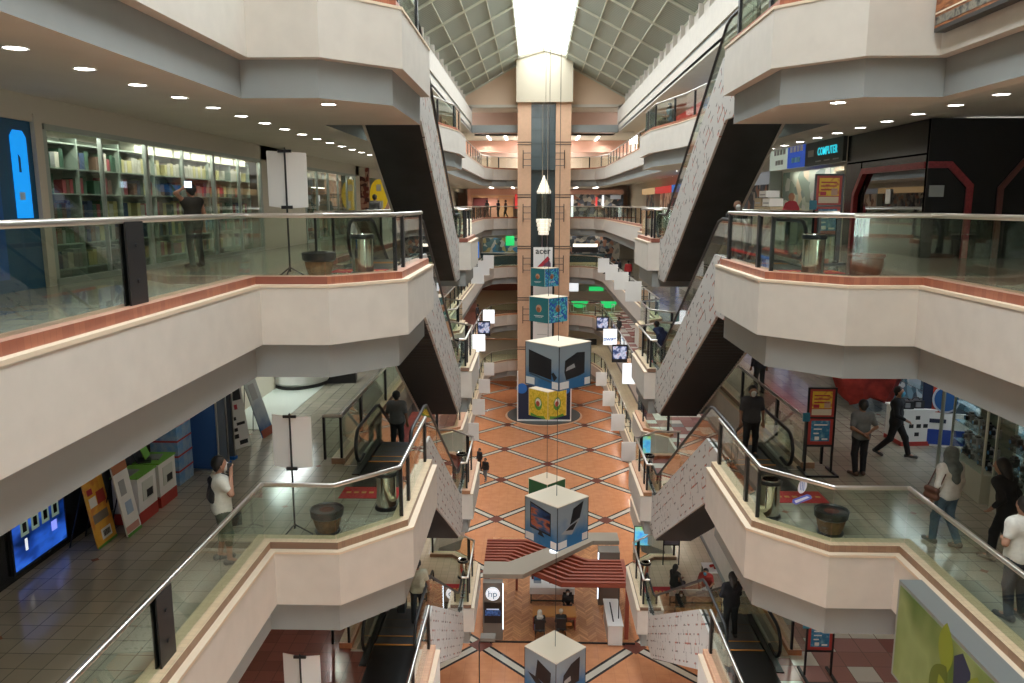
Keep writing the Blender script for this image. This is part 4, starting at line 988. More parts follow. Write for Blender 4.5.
mb = MB(); mb.box((.12, .0, 0), (.14, 3.9, 2.3), glass('dark shop glass', (.25, .27, .26), .22)); mb.build('glass_wall', t)
mb = MB(); mb.box((.3, 3.4, 0), (.45, 4.3, 2.5), pblack); mb.build('inner_wall', t)
mb = MB(); mb.box((.08, 2.05, 1.35), (.10, 2.35, 1.75), white); mb.build('notice', t)
mb = MB(); mb.box((0, -.12, 0), (4.2, .0, 3.42), pblack); mb.build('return_wall', t)
mb = MB()
def oct_(x0, x1, zt, w):
    a = [(x0, 0), (x0, zt-.7), (x0+.55, zt), (x1-.55, zt), (x1, zt-.7), (x1, 0)]; b = [(x1-w, 0), (x1-w, zt-.7-w*.3), (x1-.55-w*.3, zt-w), (x0+.55+w*.3, zt-w), (x0+w, zt-.7-w*.3), (x0+w, 0)]
    return a+b
mb.prismy([(0, 2.22), (.5, 2.22), (.98, 1.75), (.98, 0), (1.14, 0), (1.14, 1.82), (.57, 2.38), (0, 2.38)], -.17, -.12, redp2); mb.build('red_trim', t)
mb = MB(); mb.prismy(oct_(1.75, 3.7, 2.45, .14), -.17, -.12, mat('portal brown trim', (.12, .03, .02), .4)); mb.build('brown_trim', t)
mb = MB(); mb.box((.08, -.135, 1.52), (.44, -.12, 1.80), mat('notice grey', (.35, .38, .36), .6)); mb.build('notice', t)
mb = MB(); mb.box((.8, 2.9, 0), (4.2, 3.2, 3.0), mat('dim interior wall', (.25, .25, .20), .8)); mb.box((.4, .3, 2.4), (4.2, 3.1, 2.5), mat('dim interior cream', (.5, .48, .38), .8)); mb.build('interior', t)
# signboards above the electronics shops
t = thing('shop_signboard', 'grey signboard with glowing cyan lettering beside the black portal', 'sign', (9.62, 25.6, A+2.66))
mb = MB(); mb.box((0, 0, 0), (.12, 3.5, .78), mat('sign slate', (.05, .065, .065), .5)); mb.build('board', t)
text_mesh('lettering', 'COMPUTER', .36, mat('cyan letters', (.0, .6, .7), .5, emit=(.05, .7, .85), estr=.7), t, (-.01, 1.35, .42), (PI/2, 0, -PI/2), .006, .006, .95)
mb = MB(); mb.box((-.01, 2.6, .30), (0, 3.2, .52), mat('faint grey letters', (.30, .30, .28), .5)); 
for k in range(3): mb.box((-.01, .3+k*.8, .10), (0, .8+k*.8, .14), prgrey)
mb.build('small_print', t)
for (y0, y1, m_, nm, lab) in ((29.15, 31.1, mat('sign blue', (.02, .06, .40), .5, emit=(.03, .10, .5), estr=.5), 'blue', 'blue lit signboard between the white and the grey ones'), (31.15, 33.4, mat('sign white', (.6, .68, .62), .5, emit=(.6, .7, .62), estr=.35), 'white', 'white lit signboard, furthest of the three over the right shops')):
    t = thing('shop_signboard', lab, 'sign', (9.62, y0, A+2.68))
    mb = MB(); mb.box((0, 0, 0), (.12, y1-y0, .95), m_); mb.build('board', t)
    mb = MB()
    for k in range(4): mb.box((-.012, .25+k*.38, .56), (0, .52+k*.38, .76), prwhite if nm == 'blue' else prgrey)
    mb.build('upper_lettering', t); mb = MB()
    for k in range(3): mb.box((-.012, .5+k*.34, .18), (0, .75+k*.34, .36), mat('cyan letters pale', (.3, .7, .8), .5) if nm == 'blue' else prgrey)
    mb.build('lower_lettering', t)
t = thing('electronics_shop', 'open electronics shop with pale boxes and white cabinets, right eye-level gallery', 'shop', (9.75, 25.6, A))
mb = MB(); mb.box((.45, 0, 0), (.5, 7.8, 2.6), noisy('pale green cabinets', [(.20, .26, .20), (.36, .40, .32), (.15, .20, .18), (.45, .46, .42), (.50, .42, .28)], 2.2, .6, kind='vor')); mb.build('cabinet_wall', t)
mb = MB(); mb.box((0, .0, 0), (.12, .14, 2.6), wallw); mb.build('jamb', t)
mb = MB(); mb.box((.2, .3, .1), (.24, 1.5, 2.4), shopglass); mb.build('glass_door', t)
mb = MB(); mb.box((.05, .35, 0), (.3, .95, 2.4), mat('pale panel', (.48, .50, .46), .6)); mb.box((.02, .4, 1.0), (.05, .9, 2.3), white); mb.build('poster_panel', t)
for i, (yy, w, h, zb, m_) in enumerate(((4.4, 1.0, .30, .95, 'c'), (5.3, 1.2, .30, .95, 'c'), (4.5, .9, .28, 1.27, 'w'), (5.6, .9, .30, 1.27, 'c'), (5.0, .9, .24, 1.6, 'w'))):
    mb = MB(); mm = mat('carton tan', (.45, .36, .24), .8) if m_ == 'c' else white
    mb.box((-.25, 0, 0), (.25, w, h), mm); mb.box((-.255, .1, h*.3), (-.25, w-.1, h*.5), prgrey); tag(mb.build('carton'), '%s carton, %s in the pile in the right electronics shop' % ('tan' if m_ == 'c' else 'white', ['lowest near', 'lowest far', 'middle near', 'middle far', 'topmost'][i]), 'box', 'cartons in the right shop', (8.9, 25.6+yy-.3, A+zb-.0))
t = thing('shop_counter', 'pale shop counter carrying a pile of cartons', 'counter', (8.9, 30.9, A)); mb = MB(); mb.box((-.3, -1.4, 0), (.3, 1.6, .90), mat('counter pale', (.5, .48, .42), .6)); mb.build('body', t); mb = MB(); mb.box((-.33, -1.43, .90), (.33, 1.63, .95), white); mb.build('counter_top', t)
t = thing('cutout_display', 'red shirted cardboard figure advertising in front of the cartons', 'cutout', (8.75, 27.6, A)); t.scale = (.85, 1, 1)
mb = MB(); mb.prismy([(-.3, .9), (.3, .9), (.34, 1.2), (.2, 1.42), (.08, 1.46), (-.08, 1.46), (-.24, 1.38), (-.34, 1.15)], -.01, .01, redp); mb.prismy([(.0+.12*math.cos(k*PI/6), 1.58+.14*math.sin(k*PI/6)) for k in range(12)], -.01, .01, mat('print skin', (.45, .22, .14), .7)); mb.box((-.3, -.01, 0), (.3, .01, .9), prwhite); mb.build('figure_board', t)
mb = MB(); mb.box((-.3, .02, 0), (.3, .3, .04), black); mb.build('foot', t)

# ================================================================== one floor down, left gallery
Bz = LV['B']
t = thing('television', 'large television showing a blue phone advert at the lower left edge', 'television', (-8.42, 12.45, Bz))
mb = MB(); mb.box((-.12, -2.2, 0), (.0, 1.9, 2.7), pblack); mb.build('black_surround', t)
mb = MB(); mb.box((0, -.75, .12), (.05, .75, 1.22), black); mb.build('bezel', t)
scb = noisy('tv picture', [(.0, .01, .06), (.01, .05, .30), (.03, .15, .75), (.0, .02, .12)], 1.4, .3, emit=.8, stretch=(1, .7, 1.5))
mb = MB(); mb.box((.05, -.70, .17), (.056, .70, 1.17), scb); 
for k in range(4): mb.box((.056, -.50+k*.28, .68+k*.0), (.060, -.30+k*.28, .98+k*.0), mat('tv phone picture', (.20, .26, .22), .4, emit=(.2, .28, .22), estr=.5)); mb.box((.060, -.45+k*.28, .74), (.063, -.35+k*.28, .90), pblack)
mb.box((.056, -.42, .42), (.06, -.36, .62), litwhite); mb.box((.056, .3, .45), (.06, .45, .62), mat('tv violet', (.25, .3, .9), .4, emit=(.25, .3, .9), estr=1)); mb.build('picture', t)
orangep = noisy('orange poster', [(.75, .35, .03), (.78, .42, .06), (.55, .12, .03)], 3, .5)
def leaning(x, y, w, h, m_, label, extra, tilt=.16, rz=PI/2, z=Bz):
    t = thing('advert_board', label, 'advert board', (x, y, z), rz)
    mb = MB(); mb.box((-w/2, -.015, .02), (w/2, .015, h), m_); o = mb.build('panel', t); o.rotation_euler = (-tilt, 0, 0)
    for (u0, v0, u1, v1, mm) in extra:
        m2 = MB(); m2.box((-w/2+u0*w, -.02, v0*h), (-w/2+u1*w, -.015, v1*h), mm); m2.build('print', o)
    mb = MB()
    for s_ in (-.4, .4): mb.tube([(s_*w, tilt*h*.9+.0, h*.9), (s_*w, .55, .01)], .012, black, 6)
    mb.build('back_leg', t); return t
leaning(-7.72, 13.3, .62, 1.35, orangep, 'orange advert board leaning nearest the television', [(.1, .72, .35, .80, redp), (.5, .55, .9, .72, redf), (.1, .55, .45, .68, prwhite), (.1, .33, .85, .45, kgrey), (.3, .08, .8, .22, prwhite), (.38, .11, .74, .19, prblack), (0, 0, 1, .03, mat('edge green', (.10, .30, .05), .6))])
leaning(-7.45, 13.75, .5, 1.4, white, 'narrow white advert board between the orange one and the carts', [(0, .86, 1, 1, mat('card brown', (.4, .15, .07), .6)), (.2, .55, .6, .75, prgrey), (.3, .28, .75, .45, mat('print pale blue', (.35, .45, .6), .6)), (0, .05, .9, .14, mat('print pink', (.6, .3, .25), .6)), (0, 0, 1, .04, mat('edge green', (.10, .30, .05), .6))])
def cart(x, y, label):
    t = thing('display_cart', label, 'display cart', (x, y, Bz), PI/2)
    mb = MB(); mb.box((-.36, -.25, .22), (.36, .25, .92), white); mb.box((-.2, -.26, .42), (.22, -.25, .80), mat('cart label', (.62, .65, .6), .6)); mb.box((-.05, -.265, .45), (.18, -.26, .60), prblack); mb.build('body', t)
    mb = MB(); mb.box((-.36, -.255, 0), (.36, .255, .24), redf); mb.build('red_base', t)
    mb = MB(); mb.box((-.38, -.27, .92), (.38, .27, .95), mat('cart green edge', (.16, .42, .06), .5)); mb.build('top', t)
    return t
cart(-7.75, 14.45, 'white display cart with red base, nearer of the two'); cart(-7.75, 15.30, 'white display cart with red base and green top, further of the two')
for i, (x, y) in enumerate(((-7.8, 14.35), (-7.75, 15.3), (-7.85, 15.1))): laptop((x, y, Bz+.95), PI/2+.2*i, '%s laptop on the display carts' % ['grey open', 'green topped', 'dark'][i], (3, 2, 0)[i], 1.0, MATS['cart green edge'] if i == 1 else None)
cm = noisy('blue carton print', [(.05, .20, .50), (.30, .42, .55), (.08, .28, .60)], 3, .7)
for i in range(4):
    mb = MB(); mb.box((-.3, -.35, 0), (.3, .35, .34), cm); mb.box((-.305, -.355, .29), (.305, .355, .33), mat('carton red edge', (.45, .05, .05), .7)); tag(mb.build('carton'), 'blue and white carton with red edge, %s of the stack behind the carts' % ['lowest', 'second', 'third', 'topmost'][i], 'box', 'stacked blue cartons', (-8.0, 16.6, Bz+i*.341))
for i, y in enumerate((17.2, 17.75, 18.15)):
    t = thing('rolled_banner', ['blue roll-up banner seen edge on, nearest', 'grey roll-up banner seen edge on, middle', 'dark roll-up banner seen edge on, furthest'][i], 'banner', (-7.6, y, Bz), -.12)
    mb = MB(); mb.box((-.42, -.015, .06), (.42, .015, 1.9), [mat('banner blue', (.03, .10, .30), .6), mat('banner grey', (.25, .30, .36), .6), mat('banner slate', (.10, .12, .15), .6)][i]); mb.box((.40, -.02, .06), (.43, .02, 1.9), steel); mb.build('sheet', t)
    mb = MB(); mb.box((-.42, -.08, 0), (.44, .08, .07), bluep if i else steel); mb.build('foot', t)
leaning(-7.35, 18.9, .62, 1.75, white, 'white advert board with black product pictures beside the roll-up banners', [(.1, .70, .9, .86, prblack), (.3, .87, .8, .97, orangep), (.15, .55, .3, .62, bluep), (.5, .57, .65, .64, redp), (.1, .42, .5, .47, prblack), (.5, .34, .9, .38, prblack), (.1, .26, .5, .31, prblack), (.2, .16, .5, .22, prblack), (.5, .06, .9, .12, prblack)], rz=PI/2-.5)
leaning(-7.05, 20.1, .65, 1.7, grad('blue fade print', (.02, .10, .30), (.55, .60, .60), 0, 1.7), 'tilted advert board fading from white to blue, furthest on the left gallery', [(.2, .60, .7, .85, prgrey), (0, 0, 1, .12, kred)], tilt=.3, rz=PI/2-.1)
t = thing('phone_counter', 'white rounded phone counter in the bright shop beyond the left boards', 'counter', (-8.0, 26.8, Bz))
mb = MB(); mb.lathe([(1.0, .12), (1.05, .2), (1.05, .95), (.98, 1.0), (0, 1.0)], (0, 0, 0), white, 30, 1, 1.6); mb.build('body', t, smooth=True)
mb = MB(); mb.lathe([(1.02, 0), (1.02, .12), (0, .12)], (0, 0, 0), black, 30, 1, 1.6); mb.build('plinth', t)
t = thing('display_case', 'low black display case beyond the phone counter', 'display case', (-6.75, 26.6, Bz), .15)
mb = MB(); mb.box((-.6, -.3, 0), (.6, .3, .55), black); mb.build('body', t); mb = MB(); mb.box((-.58, -.28, .55), (.58, .28, .60), shopglass); mb.build('glass_top', t)
mb = MB(); mb.box((-8.6, 20.6, Bz), (-7.1, 27.5, Bz+.015), mat('shop pale floor', (.62, .68, .62), .25)); struct(mb, 'floor')
# left gallery shop backs and other lit interiors
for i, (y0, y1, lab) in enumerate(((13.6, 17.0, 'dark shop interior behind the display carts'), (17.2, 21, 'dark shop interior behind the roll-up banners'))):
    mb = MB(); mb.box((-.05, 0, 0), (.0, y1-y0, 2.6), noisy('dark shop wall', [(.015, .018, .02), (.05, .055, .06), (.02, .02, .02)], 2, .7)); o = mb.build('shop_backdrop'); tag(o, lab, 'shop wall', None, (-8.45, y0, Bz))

# ================================================================== one floor down, right gallery
t = thing('camera_booth', 'white square counter with black camera pictures, red skirting, right gallery', 'counter', (9.7, 20.0, Bz), .1); t.scale = (.72, .72, .9)
mb = MB(); mb.box((-.55, -.5, .12), (.6, .6, 1.0), white); mb.build('body', t)
mb = MB(); mb.box((-.57, -.52, 0), (.62, .62, .12), redf); mb.build('skirting', t)
mb = MB()
for u, v in ((-.1, .80), (-.32, .56), (-.05, .56), (.2, .56), (-.1, .32)): mb.box((u, -.51, v-.04), (u+.16, -.50, v+.07), black)
mb.build('camera_print', t)
mb = MB(); mb.box((-.6, -.55, 1.0), (.65, .65, 1.05), white); mb.build('counter_top', t)
for i in range(3):
    mb = MB(); mb.box((-.17, -.12, 0), (.17, .12, .2), prodm[0]); mb.box((-.06, -.16, .05), (.06, -.12, .16), prodm[3]); mb.tube([(-.1, 0, .2), (-.05, 0, .26), (.05, 0, .26), (.1, 0, .2)], .015, black, 5); tag(mb.build('camera_bag'), 'black camera bag on the white counter, %s' % ['left', 'middle', 'right'][i], 'bag', None, (9.45+i*.3, 19.8+i*.08, Bz+.945))
t = thing('shop_shelving', 'brightly lit shelves of gadgets behind the white camera counter', 'shelf', (10.95, 17.0, Bz))
mb = MB(); mb.box((.15, 0, 0), (.22, 10, 2.9), noisy('self-lit gadget wall', [(.08, .16, .22), (.40, .50, .58), (.05, .08, .12), (.20, .35, .45), (.55, .60, .62)], 3.2, .5, kind='vor', emit=.2)); mb.build('goods', t)  # goods glow by themselves to look brightly lit
for k in range(5): mb = MB(); mb.box((-.1, 0, .4+k*.5), (.15, 10, .43+k*.5), glass('shelf glass', (.8, .9, .9), .2)); mb.build('shelf', t)
t = thing('brand_display', 'blue and red display wall with a round blue logo sign', 'display wall', (10.4, 19.6, Bz), -.3); t.scale = (.75, .75, .85)
mb = MB(); mb.box((-.9, -.05, 0), (.7, .05, 1.02), white); mb.box((-.85, -.07, .06), (.62, -.05, .52), mat('panel royal blue', (.02, .06, .32), .5)); mb.box((-.5, -.07, .72), (0, -.05, .84), navy); mb.lathe([(.0, 0), (.10, 0), (.10, .02), (0, .02)], (0, 0, 0), prwhite, 12); mb.build('counter_front', t)
mb = MB(); mb.box((-.75, .05, 1.0), (.2, .15, 2.7), navy); mb.box((-.45, .03, 1.0), (-.15, .05, 2.6), mat('panel red', (.60, .06, .03), .5)); mb.box((-.12, .03, 1.7), (.4, .05, 2.8), mat('panel light blue', (.20, .35, .7), .5, emit=(.2, .35, .7), estr=.3)); mb.build('back_panel', t)
mb = MB(); mb.lathe([(0, -.04), (.42, -.04), (.42, .0), (0, 0)], (0, 0, 0), mat('logo ring', (.55, .6, .7), .4), 28); o = mb.build('round_sign', t); o.rotation_euler = (-PI/2, 0, 0); o.location = (-.05, -.0, 1.45)
mb = MB(); mb.lathe([(0, -.06), (.36, -.06), (.36, -.04)], (0, 0, 0), mat('logo blue', (.02, .10, .30), .4), 28); mb.build('disc', o)
text_mesh('lettering', 'Digi', .26, prwhite, o, (0, 0, .065), (0, 0, 0), .004).rotation_euler = (PI, 0, 0)
def cabinet(x, y, rz, label):
    t = thing('glass_cabinet', label, 'display cabinet', (x, y, Bz), rz)
    fr = mat('cabinet cream frame', (.50, .50, .40), .5)
    mb = MB(); mb.box((-.8, -.3, 0), (.8, .3, .62), fr); mb.build('base', t)
    mb = MB()
    for sx in (-.8, .76):
        for sy in (-.3, .26): mb.box((sx, sy, .62), (sx+.04, sy+.04, 2.3), fr)
    mb.box((-.8, -.3, 2.3), (.8, .3, 2.4), mat('cabinet yellow top', (.70, .50, .03), .5)); mb.build('frame', t)
    for k in range(3): mb = MB(); mb.box((-.76, -.27, .95+k*.42), (.76, .27, .96+k*.42), glass('shelf glass', (.8, .9, .9), .2)); mb.build('shelf', t)
    mb = MB(); mb.box((-.76, -.30, .62), (.76, -.29, 2.3), shopglass); mb.build('pane', t)
    mb = MB(); mb.box((-.76, .27, .62), (.76, .29, 2.3), mat('cabinet back', (.16, .19, .14), .7)); mb.build('back', t)
    return t
cabinet(9.5, 16.4, -PI/2-.1, 'glass cabinet of cameras with cream frame behind the headscarf woman'); cabinet(9.45, 14.6, -PI/2-.05, 'glass cabinet of cameras at the right edge, nearer of the two')
rr = random.Random(5)
for (cx_, cy_, a0, nm) in ((9.5, 16.4, -PI/2-.1, 'further'), (9.45, 14.6, -PI/2-.05, 'nearer')):
    for k in range(12):
        u = -.6+.4*(k % 4); zz = Bz+(.62, .96, 1.38)[k//4]; w = rr.uniform(.09, .15); px = cx_+math.cos(a0)*u; py_ = cy_+math.sin(a0)*u
        t = thing('camera', '%s camera on the %s shelf of the %s glass cabinet, %s along' % (['black', 'grey'][k % 2], ['bottom', 'middle', 'upper'][k//4], nm, ['first', 'second', 'third', 'last'][k % 4]), 'camera', (px, py_, zz), a0)
        mb = MB(); mb.box((-w, -.05, 0), (w, .05, .17), prodm[0 if k % 2 == 0 else 3]); mb.box((-.05, -.04, .17), (.05, .04, .21), prodm[0]); mb.build('body', t)
        mb = MB(); mb.tube([(0, -.05, .085), (0, -.13, .085)], .055, prodm[0], 12); mb.tube([(0, -.13, .085), (0, -.135, .085)], .04, prodm[2], 12); mb.build('lens', t)
mb = MB(); mb.tube([(9.25, 17.6, Bz), (9.25, 17.6, Bz+2.6)], .04, alu, 8); tag(mb.build('pole'), 'thin metal pole beside the glass cabinet on the right gallery', 'pole')
mb = MB()
redcloth = mat('red cloth', (.32, .03, .02), .9, noise=.5, nscale=3)
rr = random.Random(9); prof = []
o0 = len(mb.v); n = 22; m_ = 9
for i in range(m_):
    v = i/(m_-1)
    for k in range(n):
        a = 2*PI*k/n; r = (.55+.75*v)*(1+.12*math.sin(5*a+3*v)+.08*math.sin(9*a)); mb.v.append((r*math.cos(a), r*.8*math.sin(a), .25+v*2.1+.12*math.sin(3*a)*(1-v)))
for i in range(m_-1):
    for k in range(n): mb.face((i*n+k, i*n+(k+1) % n, (i+1)*n+(k+1) % n, (i+1)*n+k), redcloth)
mb.face([k for k in range(n)][::-1], redcloth)
tag(mb.build('draped_cloth', smooth=True), 'bulky red draped cloth hanging behind the grey shirted man', 'drapery', None, (9.95, 23.3, Bz+.05)).scale = (1.25, 1.25, 1.15)

# ================================================================== far shops and shops along the side walls
def shop_fill(x, y, z, l, w, e=60, col=(1, .95, .88), rot=(0, 0, 0)):  # added fill light to brighten a shop interior, no modelled fitting
    ld = bpy.data.lights.new('shop_fill_light', 'AREA'); ld.shape = 'RECTANGLE'; ld.size = w; ld.size_y = l; ld.energy = e; ld.color = col
    o = bpy.data.objects.new('shop_fill_light', ld); COL.objects.link(o); o.location = (x, y, z); o.rotation_euler = rot; return o
shop_fill(-8.12, 18, A+2.56, 9.8, .12, 105)
shop_fill(-8.25, 31.5, A+2.56, 7.2, .12, 50)
shop_fill(9.95, 29, A+2.62, 6, .1, 45)
shop_fill(10.4, 19, Bz+2.95, 8, .3, 75, (.85, .93, 1))
shop_fill(-8.0, 25, Bz+2.9, 4, .4, 90, (.9, 1, .98))
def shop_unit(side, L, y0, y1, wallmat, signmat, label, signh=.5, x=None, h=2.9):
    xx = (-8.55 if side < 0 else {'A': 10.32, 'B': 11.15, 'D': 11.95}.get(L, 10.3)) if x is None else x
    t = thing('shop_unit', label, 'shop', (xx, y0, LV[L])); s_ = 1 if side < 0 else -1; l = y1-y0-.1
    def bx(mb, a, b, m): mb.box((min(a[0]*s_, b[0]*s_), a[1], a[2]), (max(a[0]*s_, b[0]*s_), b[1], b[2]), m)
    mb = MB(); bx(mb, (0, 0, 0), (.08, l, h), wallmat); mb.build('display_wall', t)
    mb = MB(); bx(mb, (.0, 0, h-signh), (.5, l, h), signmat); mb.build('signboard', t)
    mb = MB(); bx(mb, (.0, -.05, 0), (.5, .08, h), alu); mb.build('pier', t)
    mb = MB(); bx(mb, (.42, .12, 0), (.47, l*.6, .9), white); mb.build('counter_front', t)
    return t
dk = noisy('dim self-lit goods', [(.03, .035, .04), (.16, .15, .13), (.06, .07, .09), (.28, .25, .2), (.02, .02, .02), (.22, .10, .06)], 2.6, .6, kind='vor', emit=.12)  # goods emit faintly in place of interior lamps
bl = noisy('blue self-lit goods', [(.10, .18, .45), (.40, .48, .70), (.04, .06, .2), (.55, .6, .75), (.15, .12, .3)], 2.2, .5, kind='vor', emit=.55)  # bluish shop lighting put into the goods as emission
wm = noisy('warm self-lit goods', [(.45, .30, .18), (.62, .48, .34), (.25, .12, .07), (.55, .38, .26), (.12, .07, .05)], 2.0, .6, kind='vor', emit=.2)  # warm shop lighting put into the goods as emission
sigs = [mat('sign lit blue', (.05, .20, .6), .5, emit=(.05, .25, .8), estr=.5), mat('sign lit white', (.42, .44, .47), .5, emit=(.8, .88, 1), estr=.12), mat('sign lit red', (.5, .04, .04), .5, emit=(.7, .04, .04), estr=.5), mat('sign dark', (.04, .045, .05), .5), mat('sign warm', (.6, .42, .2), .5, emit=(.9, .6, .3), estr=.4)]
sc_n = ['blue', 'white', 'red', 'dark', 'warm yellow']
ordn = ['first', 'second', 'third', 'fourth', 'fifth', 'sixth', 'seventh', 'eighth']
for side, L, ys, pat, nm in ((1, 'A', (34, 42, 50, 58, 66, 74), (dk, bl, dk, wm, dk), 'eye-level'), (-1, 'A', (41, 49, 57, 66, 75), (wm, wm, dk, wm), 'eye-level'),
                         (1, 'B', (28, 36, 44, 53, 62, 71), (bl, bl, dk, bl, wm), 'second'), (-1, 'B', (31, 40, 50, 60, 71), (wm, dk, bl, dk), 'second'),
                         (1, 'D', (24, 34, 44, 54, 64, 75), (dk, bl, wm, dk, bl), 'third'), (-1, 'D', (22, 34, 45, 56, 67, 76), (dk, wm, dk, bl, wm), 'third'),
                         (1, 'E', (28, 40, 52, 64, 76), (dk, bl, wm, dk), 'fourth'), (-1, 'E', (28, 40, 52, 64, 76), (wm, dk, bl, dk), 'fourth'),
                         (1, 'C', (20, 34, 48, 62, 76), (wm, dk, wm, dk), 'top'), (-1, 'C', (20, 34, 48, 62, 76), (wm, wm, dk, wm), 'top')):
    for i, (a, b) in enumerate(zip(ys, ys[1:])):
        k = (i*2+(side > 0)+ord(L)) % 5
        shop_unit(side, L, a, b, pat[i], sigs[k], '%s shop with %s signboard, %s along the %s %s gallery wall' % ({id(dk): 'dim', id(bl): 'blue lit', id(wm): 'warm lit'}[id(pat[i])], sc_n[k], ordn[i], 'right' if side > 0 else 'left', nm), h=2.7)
salmon = mat('salmon shop frame', (.62, .30, .22), .6)
def far_shop(name, label, x0, x1, L, y, parts):
    t = thing(name, label, 'shop', ((x0+x1)/2, y, LV[L])); xc = (x0+x1)/2
    for nm, a, b, m in parts: mb = MB(); mb.box((a[0]-xc, a[1], a[2]), (b[0]-xc, b[1], b[2]), m); mb.build(nm, t)
    return t
orange = mat('orange panel', (.68, .36, .20), .6); dred = mat('dark red panel', (.16, .03, .03), .6); gre = mat('green lit sign', (.02, .45, .12), .5, emit=(.02, .6, .15), estr=.8)
far_shop('salmon_shop', 'salmon framed shopfront left of the lift on the eye-level gallery', -7.5, -1.6, 'A', 86, [
    ('header', (-7.2, 0, 2.35), (-1.6, .3, 3.0), salmon), ('header', (-6.8, -.1, 2.05), (-1.6, .2, 2.3), orange), ('column', (-7.2, 0, 0), (-6.7, .3, 2.4), salmon), ('back_panel', (-6.6, .2, 0), (-5.0, .3, 2.1), dred), ('back_panel', (-5.0, .2, 0), (-3.9, .3, 2.1), salmon), ('back_panel', (-3.8, .2, 0), (-2.3, .3, 2.0), orange), ('red_banner', (-2.1, -.2, .9), (-1.65, -.1, 2.4), mat('sign lit red', (1, 0, 0)))])
far_shop('dark_shop', 'dark shop with red and white neon right of the lift, eye-level gallery', 3.3, 9.5, 'A', 86, [
    ('header', (3.3, 0, 2.4), (9.5, .3, 2.9), mat('header pink', (.55, .30, .24), .6)), ('back_wall', (3.3, .2, 0), (9.5, .3, 2.4), dk), ('white_column', (3.9, -.1, 0), (4.15, .1, 2.3), litwhite), ('red_neon', (6.5, -.1, 1.2), (6.7, 0, 2.1), sigs[2]), ('white_sign', (7.2, -.1, 1.0), (7.4, 0, 2.3), litwhite), ('lit_sign', (8.1, -.1, 1.9), (9.2, 0, 2.3), sigs[1])])
far_shop('cafe_kiosk', 'dim cafe kiosk with a green sign left of the lift, one floor down', -6.6, -1.6, 'B', 83, [
    ('counter', (-5.5, -1.5, 0), (-1.7, -1.2, 1.1), mat('teal dark counter', (.03, .07, .08), .4)), ('counter_edge', (-5.5, -1.55, 1.1), (-1.7, -1.1, 1.18), steel), ('shelf_unit', (-5.4, .5, 0), (-1.7, .7, 2.6), noisy('self-lit kiosk shelf', [(.03, .05, .05), (.25, .20, .08), (.05, .10, .10), (.30, .30, .25), (.03, .12, .2)], 2.4, .6, kind='vor', emit=.25)), ('green_sign', (-3.0, .3, 1.8), (-2.1, .4, 2.8), gre), ('blue_panel', (-7.0, .3, .5), (-5.8, .4, 2.2), sigs[0])])  # shelf goods given a weak glow instead of their own lighting
far_shop('food_counter', 'food counter under white lamps right of the lift, one floor down', 3.3, 7.8, 'B', 82, [
    ('counter', (3.4, -1.0, 0), (7.4, -.7, 1.1), mat('teal dark counter', (.03, .07, .08), .4)), ('counter_edge', (3.4, -1.05, -.05), (7.4, -.95, .25), mat('pale gold edge', (.70, .58, .35), .5)), ('menu_case', (3.9, .3, 1.2), (6.6, .5, 2.0), dark), ('lamp_row', (4.0, .1, 1.75), (6.5, .2, 2.05), mat('counter lamp', (.9, .85, .75), .5, emit=(1, .9, .75), estr=1.6)), ('back_wall', (3.3, 2, 0), (9, 2.2, 2.8), dk)])
far_shop('olive_kiosk', 'beige olive kiosk left of the lift, two floors down', -6.3, -1.6, 'D', 83, [
    ('body', (-6.0, -1.4, 0), (-1.65, -1.0, 2.0), mat('olive beige', (.33, .28, .16), .7)), ('fascia', (-5.9, -1.2, 2.0), (-1.65, -.8, 2.7), mat('brown fascia', (.20, .07, .04), .6)), ('roof_line', (-5.5, -1.3, 2.7), (-1.65, -1.1, 2.9), steel)])
t = far_shop('juice_stall', 'white stall with green panels right of the lift, two floors down', 3.3, 9.0, 'D', 82, [
    ('header', (4.6, 0, 1.9), (8.0, .3, 2.6), mat('stall grey', (.30, .28, .24), .6)), ('green_fruit', (5.7, -.1, 1.95), (7.2, 0, 2.4), gre), ('counter', (3.5, -.9, 0), (9.0, -.6, .7), mat('stall brown', (.35, .28, .18), .6)), ('white_lamp', (3.5, 0, 1.9), (4.6, .2, 2.9), litwhite)])
for x in (3.9, 6.9):
    mb = MB(); mb.prismy([(-.9, 1.0), (-.6, .45), (-.25, .3), (.25, .3), (.6, .45), (.9, 1.0)], 0, .05, gre); tag(mb.build('green_canopy'), 'green panel with a white stool before it, %s of the juice stall' % ('left' if x < 5 else 'right'), 'panel', None, (x+.8, 80.9, LV['D']))
for x in (3.9, 5.2, 7.0, 8.1):
    t = thing('stool', 'white stool at the juice stall, %s from the lift' % {3.9: 'nearest', 5.2: 'second', 7.0: 'third', 8.1: 'furthest'}[x], 'stool', (x, 80.6, LV['D']))
    mb = MB(); mb.lathe([(.18, .68), (.18, .74), (0, .74)], (0, 0, 0), white, 10); mb.build('seat', t)
    for sx in (-.15, .15): mb = MB(); mb.tube([(sx, 0, 0), (sx*.7, 0, .68)], .03, white, 5); mb.build('leg', t)
far_shop('reception_counter', 'grey tiled counter left of the lift, lowest gallery', -6, -1.6, 'E', 83, [('body', (-5.5, -1.6, 0), (-1.7, -1.3, 1.5), mat('counter stone', (.45, .40, .32), .6)), ('counter_top', (-5.6, -1.7, 1.5), (-1.7, -1.2, 1.6), orange)])
far_shop('black_seats_stand', 'black seating stand right of the lift on the lowest gallery', 3.6, 7, 'E', 82, [('stand', (4.2, 0, .9), (6.6, .4, 1.5), dark), ('stem', (5.2, 0, 0), (5.6, .3, .9), dark)])
